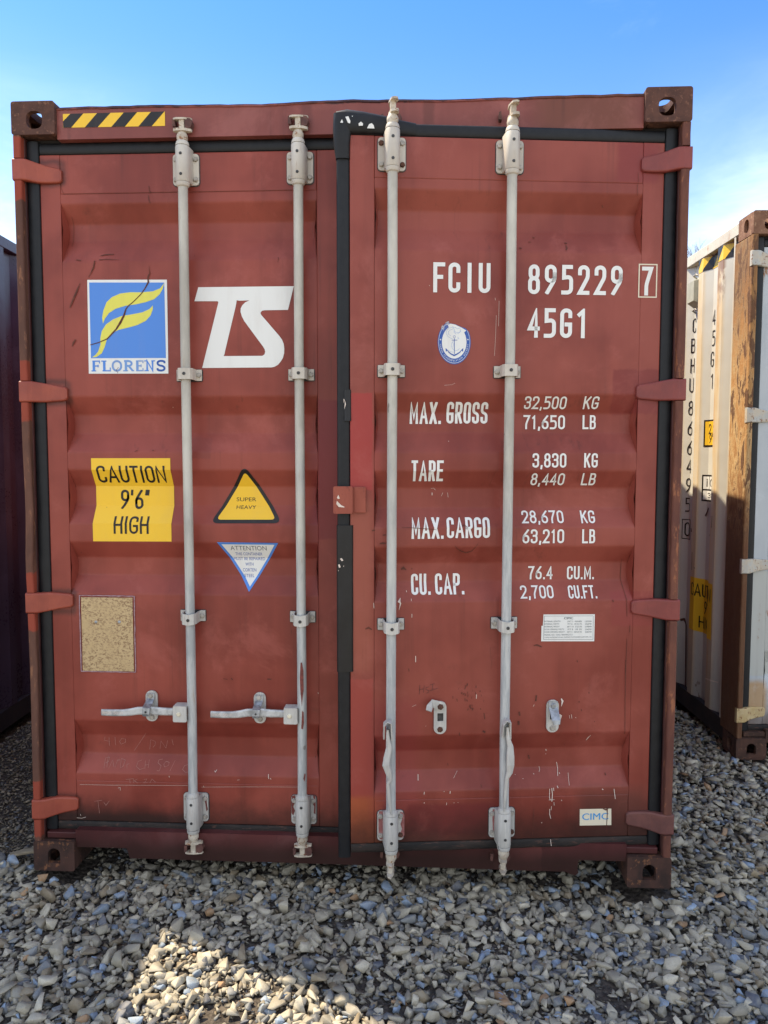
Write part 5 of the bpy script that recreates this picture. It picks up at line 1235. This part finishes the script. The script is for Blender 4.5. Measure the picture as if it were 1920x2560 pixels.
# ventilator box with its clips, high on the side wall
c0 = rhit(1735, 703, 0.006); c1 = rhit(1735, 762, 0.006); yv = -c0[0]; z1v, z0v = c0[1], c1[1]
mb = MB(); y0v, y1v = yv-0.055, yv+0.075
mb.loft([[(0.041, y0v, z0v-.01), (0.041, y1v, z0v-.01), (0.041, y1v, z1v+.01), (0.041, y0v, z1v+.01)], [(-0.010, y0v+.012, z0v+.02), (-0.010, y1v-.012, z0v+.02), (-0.010, y1v-.012, z1v-.004), (-0.010, y0v+.012, z1v-.004)]], 0, True, False)
mb.build('ventilator', simple('ventilator_grey', (0.36, 0.35, 0.26), (0.44, 0.43, 0.33), 12, 0.5), RC, bevel=0.004)
for zc in (z1v+.03, z0v-.035):
    mb = MB(); mb.tube([(0.036, yv-.03, zc-.008), (0.010, yv-.02, zc+.006), (0.010, yv+.02, zc+.004), (0.036, yv+.03, zc-.010)], .005, 8); mb.build('ventilator_clip', M['bolt'], RC)
# scuffs, dents and a slot's painted shade on the shaded lower side
d = wdec()
p = [rhit(*q) for q in ((1762, 1691), (1775, 1700), (1797, 1706))]; d.stroke(p, [.006, .010, .004], 0, .003); d.build('paint_scrape', M['chip'], RC)
d = wdec()
for P, w_ in (([(1702, 1550), (1712, 1548), (1716, 1562), (1714, 1720)], .016), ([(1772, 1270), (1765, 1290)], .012), ([(1775, 1290), (1772, 1340)], .008), ([(1782, 1290), (1780, 1320)], .005), ([(1732, 1380), (1731, 1425)], .006), ([(1738, 1419), (1737, 1420)], .01), ([(1729, 1320), (1730, 1330)], .012)):  # first stroke paints the shade inside a dark slot
    d.stroke([rhit(*q) for q in P], w_, 0, .004)
d.build('rust_and_slot_shade', M['rustbolt'], RC)

# ------------------------------------------------------------------ the dark purple container on the left
M['vio'] = paint('violet_paint', (0.050, 0.034, 0.056), (0.070, 0.048, 0.078), specks=0, grime=False, rough=0.30, dark=(0.03, 0.015, 0.02))
M['viod'] = paint('violet_paint_dark', (0.045, 0.024, 0.038), (0.070, 0.038, 0.060), specks=0.3, grime=False, rough=0.45, dark=(0.02, 0.01, 0.012))
M['vbr'] = simple('violet_bottom_rail', (0.014, 0.010, 0.012), (0.035, 0.022, 0.020), 8, 0.7)
mm3 = dict(doorL=M['vio'], doorR=M['vio'], frame=M['vio'], sill=M['viod'], wall=M['vio'], rail=M['vio'], brail=M['vbr'], roof=M['roof'],
           post=M['viod'], flange=[M['viod']]*2, cast=M['viod'], castlow=M['viod'], gasket=M['gasket'], rod=M['prod'], hingeL=[M['viod']]*4, hingeR=[M['viod']]*4)
LT = R(2.6); cfx, cfy = -0.822, -0.25
LC, LCDL, LCDR = make_container('dark violet container at the left edge, only its corrugated side showing', (cfx-CW*math.cos(LT), cfy-CW*math.sin(LT), -0.012), LT, mm3, 'shipping containers standing side by side', first=0.37)

# ------------------------------------------------------------------ ground sheet
def vnoise(x, y, s, seed=0):
    """smooth value noise on numpy arrays"""
    rs = np.random.RandomState(seed); tb = rs.rand(256, 256)
    xs, ys = x/s+1000, y/s+1000; xi, yi = np.floor(xs).astype(int), np.floor(ys).astype(int); fx, fy = xs-xi, ys-yi
    fx, fy = fx*fx*(3-2*fx), fy*fy*(3-2*fy)
    g_ = lambda a, b: tb[a % 256, b % 256]
    return (g_(xi, yi)*(1-fx)+g_(xi+1, yi)*fx)*(1-fy)+(g_(xi, yi+1)*(1-fx)+g_(xi+1, yi+1)*fx)*fy
def ground_h(x, y):
    h = -0.040+0.026*(vnoise(x, y, 0.55, 1)-0.5)+0.012*(vnoise(x, y, 0.17, 2)-0.5)
    dip = np.exp(-((y-0.10)/0.17)**2)*((x > 0.1) & (x < 2.35))
    return h+0.02*np.clip((-y-0.3)/0.6, 0, 1)-0.028*dip
def ax(lo, a, b, hi, st):
    far = lambda p, q: list(np.geomspace(1, abs(q-p)+1, 9)[1:]-1)
    return np.array(sorted([a-v for v in far(a, lo)]+list(np.arange(a, b, st))+[b+v for v in far(b, hi)]))
gx, gy = ax(-300, -2.2, 5.0, 300, 0.04), ax(-300, -2.4, 9.0, 600, 0.05)
XX, YY = np.meshgrid(gx, gy, indexing='ij'); ZZ = ground_h(XX, YY)
nx_, ny_ = len(gx), len(gy); idx = np.arange(nx_*ny_).reshape(nx_, ny_)
quads = np.stack([idx[:-1, :-1], idx[1:, :-1], idx[1:, 1:], idx[:-1, 1:]], -1).reshape(-1, 4)
me = bpy.data.meshes.new('ground'); me.from_pydata(np.stack([XX, YY, ZZ], -1).reshape(-1, 3).tolist(), [], quads.tolist())
me.polygons.foreach_set('use_smooth', [True]*len(me.polygons))
gr = bpy.data.objects.new('ground', me); COL.objects.link(gr); gr['kind'] = 'structure'
g = newmat('stony_dirt'); o = g.obj(); v1 = g.vor(o, 42); v2 = g.n.new('ShaderNodeTexVoronoi'); g.put(v2.inputs[0], o); v2.inputs['Scale'].default_value = 26
n = g.noise(o, 3.5, 5); n2 = g.noise(o, 60, 4, 0.7); cs = g.sep(v2.outputs['Color'])[0]; x, y, z = g.sep(o)
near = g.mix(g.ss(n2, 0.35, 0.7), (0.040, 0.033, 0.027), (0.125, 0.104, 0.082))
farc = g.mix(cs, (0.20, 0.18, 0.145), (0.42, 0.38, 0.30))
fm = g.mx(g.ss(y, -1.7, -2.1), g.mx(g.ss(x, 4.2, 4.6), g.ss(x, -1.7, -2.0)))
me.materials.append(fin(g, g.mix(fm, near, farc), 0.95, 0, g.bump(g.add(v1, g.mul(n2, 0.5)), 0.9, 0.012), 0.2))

# ------------------------------------------------------------------ loose stones
def proto(rng, nv, sq, bev):
    nv = max(7, nv-1)
    b = bmesh.new()
    for _ in range(nv):
        v = Vector([rng.gauss(0, 1) for _ in range(3)]).normalized()*rng.uniform(.72, 1.08)
        v = Vector((max(-.9, min(.9, v.x))*sq[0], max(-.8, min(.8, v.y))*sq[1], max(-.62, min(.62, v.z))*sq[2])); b.verts.new(v)
    r = bmesh.ops.convex_hull(b, input=b.verts)
    bmesh.ops.delete(b, geom=[v for v in b.verts if not v.link_faces], context='VERTS')
    bmesh.ops.dissolve_limit(b, angle_limit=R(14), verts=b.verts, edges=b.edges)
    if bev: bmesh.ops.bevel(b, geom=list(b.edges), offset=0.034, segments=1, affect='EDGES', profile=0.6)
    bmesh.ops.triangulate(b, faces=b.faces); b.verts.ensure_lookup_table(); b.verts.index_update()
    V = np.array([v.co[:] for v in b.verts]); F = np.array([[v.index for v in f.verts] for f in b.faces]); b.free()
    V -= V.mean(0); return V, F
def scatter(name, label, N, place, size, prot, pal, pw, tilt, seed, lift=0.25, rough=0.75):
    rs = np.random.RandomState(seed); x, y = place(rs, N); N = len(x)
    s = size(rs, N, x, y); a = rs.rand(N)*2*np.pi; t = np.abs(rs.randn(N))*tilt; b_ = rs.rand(N)*2*np.pi
    ca, sa, ct, st_ = np.cos(a), np.sin(a), np.cos(t), np.sin(t); cb, sb = np.cos(b_), np.sin(b_)
    Ra = np.zeros((N, 3, 3)); Ra[:, 0, 0] = ca; Ra[:, 0, 1] = -sa; Ra[:, 1, 0] = sa; Ra[:, 1, 1] = ca; Ra[:, 2, 2] = 1
    K = np.zeros((N, 3, 3)); ux, uy = cb, sb
    K[:, 0, 0] = ct+ux*ux*(1-ct); K[:, 0, 1] = ux*uy*(1-ct); K[:, 0, 2] = uy*st_; K[:, 1, 0] = ux*uy*(1-ct); K[:, 1, 1] = ct+uy*uy*(1-ct); K[:, 1, 2] = -ux*st_; K[:, 2, 0] = -uy*st_; K[:, 2, 1] = ux*st_; K[:, 2, 2] = ct
    RR = K @ Ra; z = ground_h(x, y)+s*lift+rs.rand(N)*s*0.55
    pi = rs.randint(0, len(prot), N); ci_ = rs.choice(len(pal), N, p=np.array(pw)/sum(pw)); br = rs.uniform(.72, 1.28, N)
    VV, FF, CC = [], [], []; off = 0
    for k, (V, F) in enumerate(prot):
        m = np.where(pi == k)[0]
        if not len(m): continue
        P = np.einsum('nij,vj->nvi', RR[m], V)*(s[m][:, None, None])+np.stack([x[m], y[m], z[m]], 1)[:, None, :]
        VV.append(P.reshape(-1, 3)); nv = len(V)
        FF.append((F[None]+(np.arange(len(m))*nv)[:, None, None]).reshape(-1, 3)+off); off += len(m)*nv
        c = np.array(pal)[ci_[m]]*br[m][:, None]; CC.append(np.repeat(c, nv, 0))
    VV = np.concatenate(VV); FF = np.concatenate(FF); CC = np.concatenate(CC)
    me = bpy.data.meshes.new(name); me.vertices.add(len(VV)); me.vertices.foreach_set('co', VV.ravel().astype(np.float32))
    me.loops.add(len(FF)*3); me.loops.foreach_set('vertex_index', FF.ravel().astype(np.int32))
    me.polygons.add(len(FF)); me.polygons.foreach_set('loop_start', np.arange(0, len(FF)*3, 3, dtype=np.int32)); me.polygons.foreach_set('loop_total', np.full(len(FF), 3, dtype=np.int32))
    me.update(calc_edges=True)
    at = me.attributes.new('stone_colour', 'FLOAT_COLOR', 'POINT'); at.data.foreach_set('color', np.concatenate([CC, np.ones((len(CC), 1))], 1).ravel().astype(np.float32))
    o = bpy.data.objects.new(name, me); COL.objects.link(o); o['kind'] = 'stuff'; o['label'] = label; o['category'] = 'gravel'
    me.materials.append(STONE); return o
g = newmat('crushed_stone'); at = g.n.new('ShaderNodeAttribute'); at.attribute_name = 'stone_colour'; o = g.obj()
n = g.noise(o, 55, 5, 0.65); n2 = g.noise(o, 260, 3, 0.6); n3 = g.noise(o, 22, 3)
c = g.mix(g.mul(g.ss(n, 0.35, 0.7), 0.38), at.outputs['Color'], (0.34, 0.30, 0.23)); c = g.mix(g.mul(g.ss(n2, 0.52, 0.75), 0.35), c, (0.10, 0.085, 0.065)); c = g.mix(g.mul(g.ss(n3, 0.55, 0.75), 0.35), c, (0.16, 0.135, 0.10))
STONE = fin(g, c, 0.62, 0, g.bump(g.add(n, g.mul(n2, 0.4)), 0.45, 0.003), 0.4)
rng = random.Random(21)
PB = [proto(rng, rng.randint(10, 15), (rng.uniform(.85, 1.25), rng.uniform(.6, .85), rng.uniform(.50, .80)), True) for _ in range(26)]
PF = [proto(rng, rng.randint(9, 12), (rng.uniform(.9, 1.2), rng.uniform(.6, .9), rng.uniform(.30, .5)), False) for _ in range(14)]
PS = [proto(rng, 8, (rng.uniform(.9, 1.3), rng.uniform(.5, .9), rng.uniform(.25, .5)), False) for _ in range(10)]
PAL = [(.36,.322,.235), (.275,.247,.185), (.47,.42,.31), (.23,.18,.11), (.24,.31,.39), (.085,.095,.115), (.36,.21,.10), (.17,.18,.18)]  # blue-grey entry: slate with the reflected sky put into its colour
def hard_in(x, y):      # feet of the three containers
    r = np.zeros(len(x), bool)
    for ox, oy, th in ((0, 0, 0), (RCL[0], RCL[1], RCR), (LC.location.x, LC.location.y, LT)):
        u = (x-ox)*math.cos(th)+(y-oy)*math.sin(th); v = -(x-ox)*math.sin(th)+(y-oy)*math.cos(th)
        r |= (((u > -.018) & (u < .182)) | ((u > CW-.182) & (u < CW+.018))) & (v > -.018) & (v < .195)
        r |= (u > 0.02) & (u < CW-0.02) & (v > 0.75)
    return r
def area(x0, x1, y0, y1, pock=0.0, seed=3):
    def f(rs, N):
        x = rs.uniform(x0, x1, N); y = rs.uniform(y0, y1, N); k = ~hard_in(x, y)
        if pock: k &= (vnoise(x, y, 0.30, seed)*0.6+vnoise(x, y, 0.11, seed+1)*0.4 > pock) | (rs.rand(N) < 0.20)
        return x[k], y[k]
    return f
def sz(m, sg, lo, hi): return lambda rs, N, x, y: np.clip(m*np.exp(rs.randn(N)*sg), lo, hi)
scatter('gravel', 'grey and beige crushed stone spread in front of the containers', 30000, area(-1.7, 4.3, -1.9, 0.10, 0.26), sz(.0186, .33, .008, .042), PB, PAL, [30, 22, 18, 8, 7, 7, 1.0, 7], 0.42, 1)
scatter('gravel', 'buried lower layer of crushed stone', 22000, area(-1.7, 4.3, -1.9, 0.4, 0.2), sz(.0155, .28, .009, .028), PF, [tuple(c*.8 for c in p) for p in PAL], [24, 24, 10, 12, 5, 10, 1, 12], 0.42, 12, -0.15)
scatter('gravel', 'small stone chips between the larger stones', 15000, area(-1.7, 4.3, -1.9, 0.35), sz(.0085, .35, .004, .015), PS, [tuple(c*.62 for c in p) for p in PAL], [20, 22, 8, 14, 5, 12, 2, 12], 0.5, 2, 0.3)
scatter('gravel', 'flat pale stones in the gap before the off-white container', 13000, area(2.42, 4.4, 0.08, 2.6), sz(.0225, .28, .011, .042), PF+PB[:6], PAL, [32, 26, 16, 8, 5, 6, 1.5, 9], 0.35, 3)
scatter('gravel', 'flat pale stones deep in the gap on the right', 8000, area(2.40, 3.3, 2.6, 7.5), sz(.024, .3, .012, .045), PF, PAL, [32, 26, 16, 8, 5, 6, 1.5, 9], 0.35, 4)
scatter('gravel', 'fine dark gravel in the gap beside the violet container', 26000, area(-1.15, 0.10, 0.02, 5.0), sz(.0095, .38, .005, .026), PS+PF[:3], [(p[0]*.82, p[1]*.76, p[2]*.74) for p in PAL], [26, 24, 14, 20, 2, 6, 1, 7], 0.40, 5)
scatter('gravel', 'stones lying under the front sill between the feet', 1900, area(0.16, 2.28, 0.05, 0.7, 0.36, 9), sz(.020, .3, .010, .036), PB, PAL, [30, 22, 16, 9, 5, 7, 1, 8], 0.4, 6)

# old piece of board by the left foot
a = CA+ray(40, 2124)*((0.012-CA[2])/ray(40, 2124)[2]); 
mb = MB(); mb.bar([(-0.150, 0.100, 0.004), (-0.11, 0.118, 0.008), (-0.06, 0.135, 0.010), (-0.02, 0.150, 0.008), (0.03, 0.166, 0.004)], [(.030, .010), (.038, .014), (.036, .016), (.040, .014), (.034, .010)], (0, 0, 1))
wo = mb.build('piece_of_wood', simple('weathered_wood', (0.20, 0.165, 0.11), (0.30, 0.25, 0.17), 22, 0.85, stretch=(1, 6, 6)), None, bevel=0.003)
wo['label'] = 'small weathered tan piece of wood beside the left foot of the maroon container'; wo['category'] = 'wood'
# dry grass stems in the stones
mb = MB()
for P in ([(551,2270),(553,2220),(556,2165)], [(552,2235),(563,2225),(570,2218)], [(540,2262),(560,2244),(590,2222)]):
    q = []
    for i, (u, v) in enumerate(P):
        b0 = CA+ray(551, 2272)*((-0.01-CA[2])/ray(551, 2272)[2]); r_ = ray(u, v); t = (b0[1]-CA[1]+0.004*i)/r_[1]; q.append(tuple(CA+r_*t))
    mb.tube(q, [.0010, .0008, .0005], 5)
st = mb.build('dry_stem', simple('dry_stem', (0.30, 0.27, 0.19), (0.38, 0.34, 0.25), 30, 0.9), None); st['label'] = 'thin dry grass stem sticking up from the gravel'; st['category'] = 'grass stem'

# bare tree far behind, its twig tips over the roof of the off-white container
mb = MB(); rng = random.Random(8)
r0 = ray(1728, 640); P0 = CA+r0*((26-CA[1])/r0[1]); bx, by, bz = P0
def grow(p, d, l, r, k, crown):
    q = p+d*l; mid = p+d*l*.5+Vector((rng.uniform(-1, 1), rng.uniform(-1, 1), 0))*l*.05
    crown.tube([p, mid, q], [r, r*.85, r*.7], 5)
    if k == 0: return
    for _ in range(rng.choice((2, 3, 3))):
        v = (d+Vector((rng.uniform(-.75, .75), rng.uniform(-.75, .75), rng.uniform(-.1, .5)))).normalized(); grow(q, v, l*rng.uniform(.62, .85), r*.62, k-1, crown)
tm = simple('bark', (0.10, 0.075, 0.05), (0.16, 0.125, 0.09), 8, 0.9)
tr = empty('bare_tree', 'leafless tree far behind, thin twigs over the off-white roof', 'tree', (bx, by, 0))
mb.tube([(0, 0, -0.1), (0.05, 0, bz*.3), (-0.05, 0, bz*.62)], [.16, .12, .075], 10); mb.build('trunk', tm, tr)
crn = MB()
for _ in range(4): grow(Vector((-0.05, 0, bz*.60)), Vector((rng.uniform(-.4, .4), rng.uniform(-.4, .4), 1)).normalized(), bz*.14, .035, 5, crn)
crn.build('crown', tm, tr)
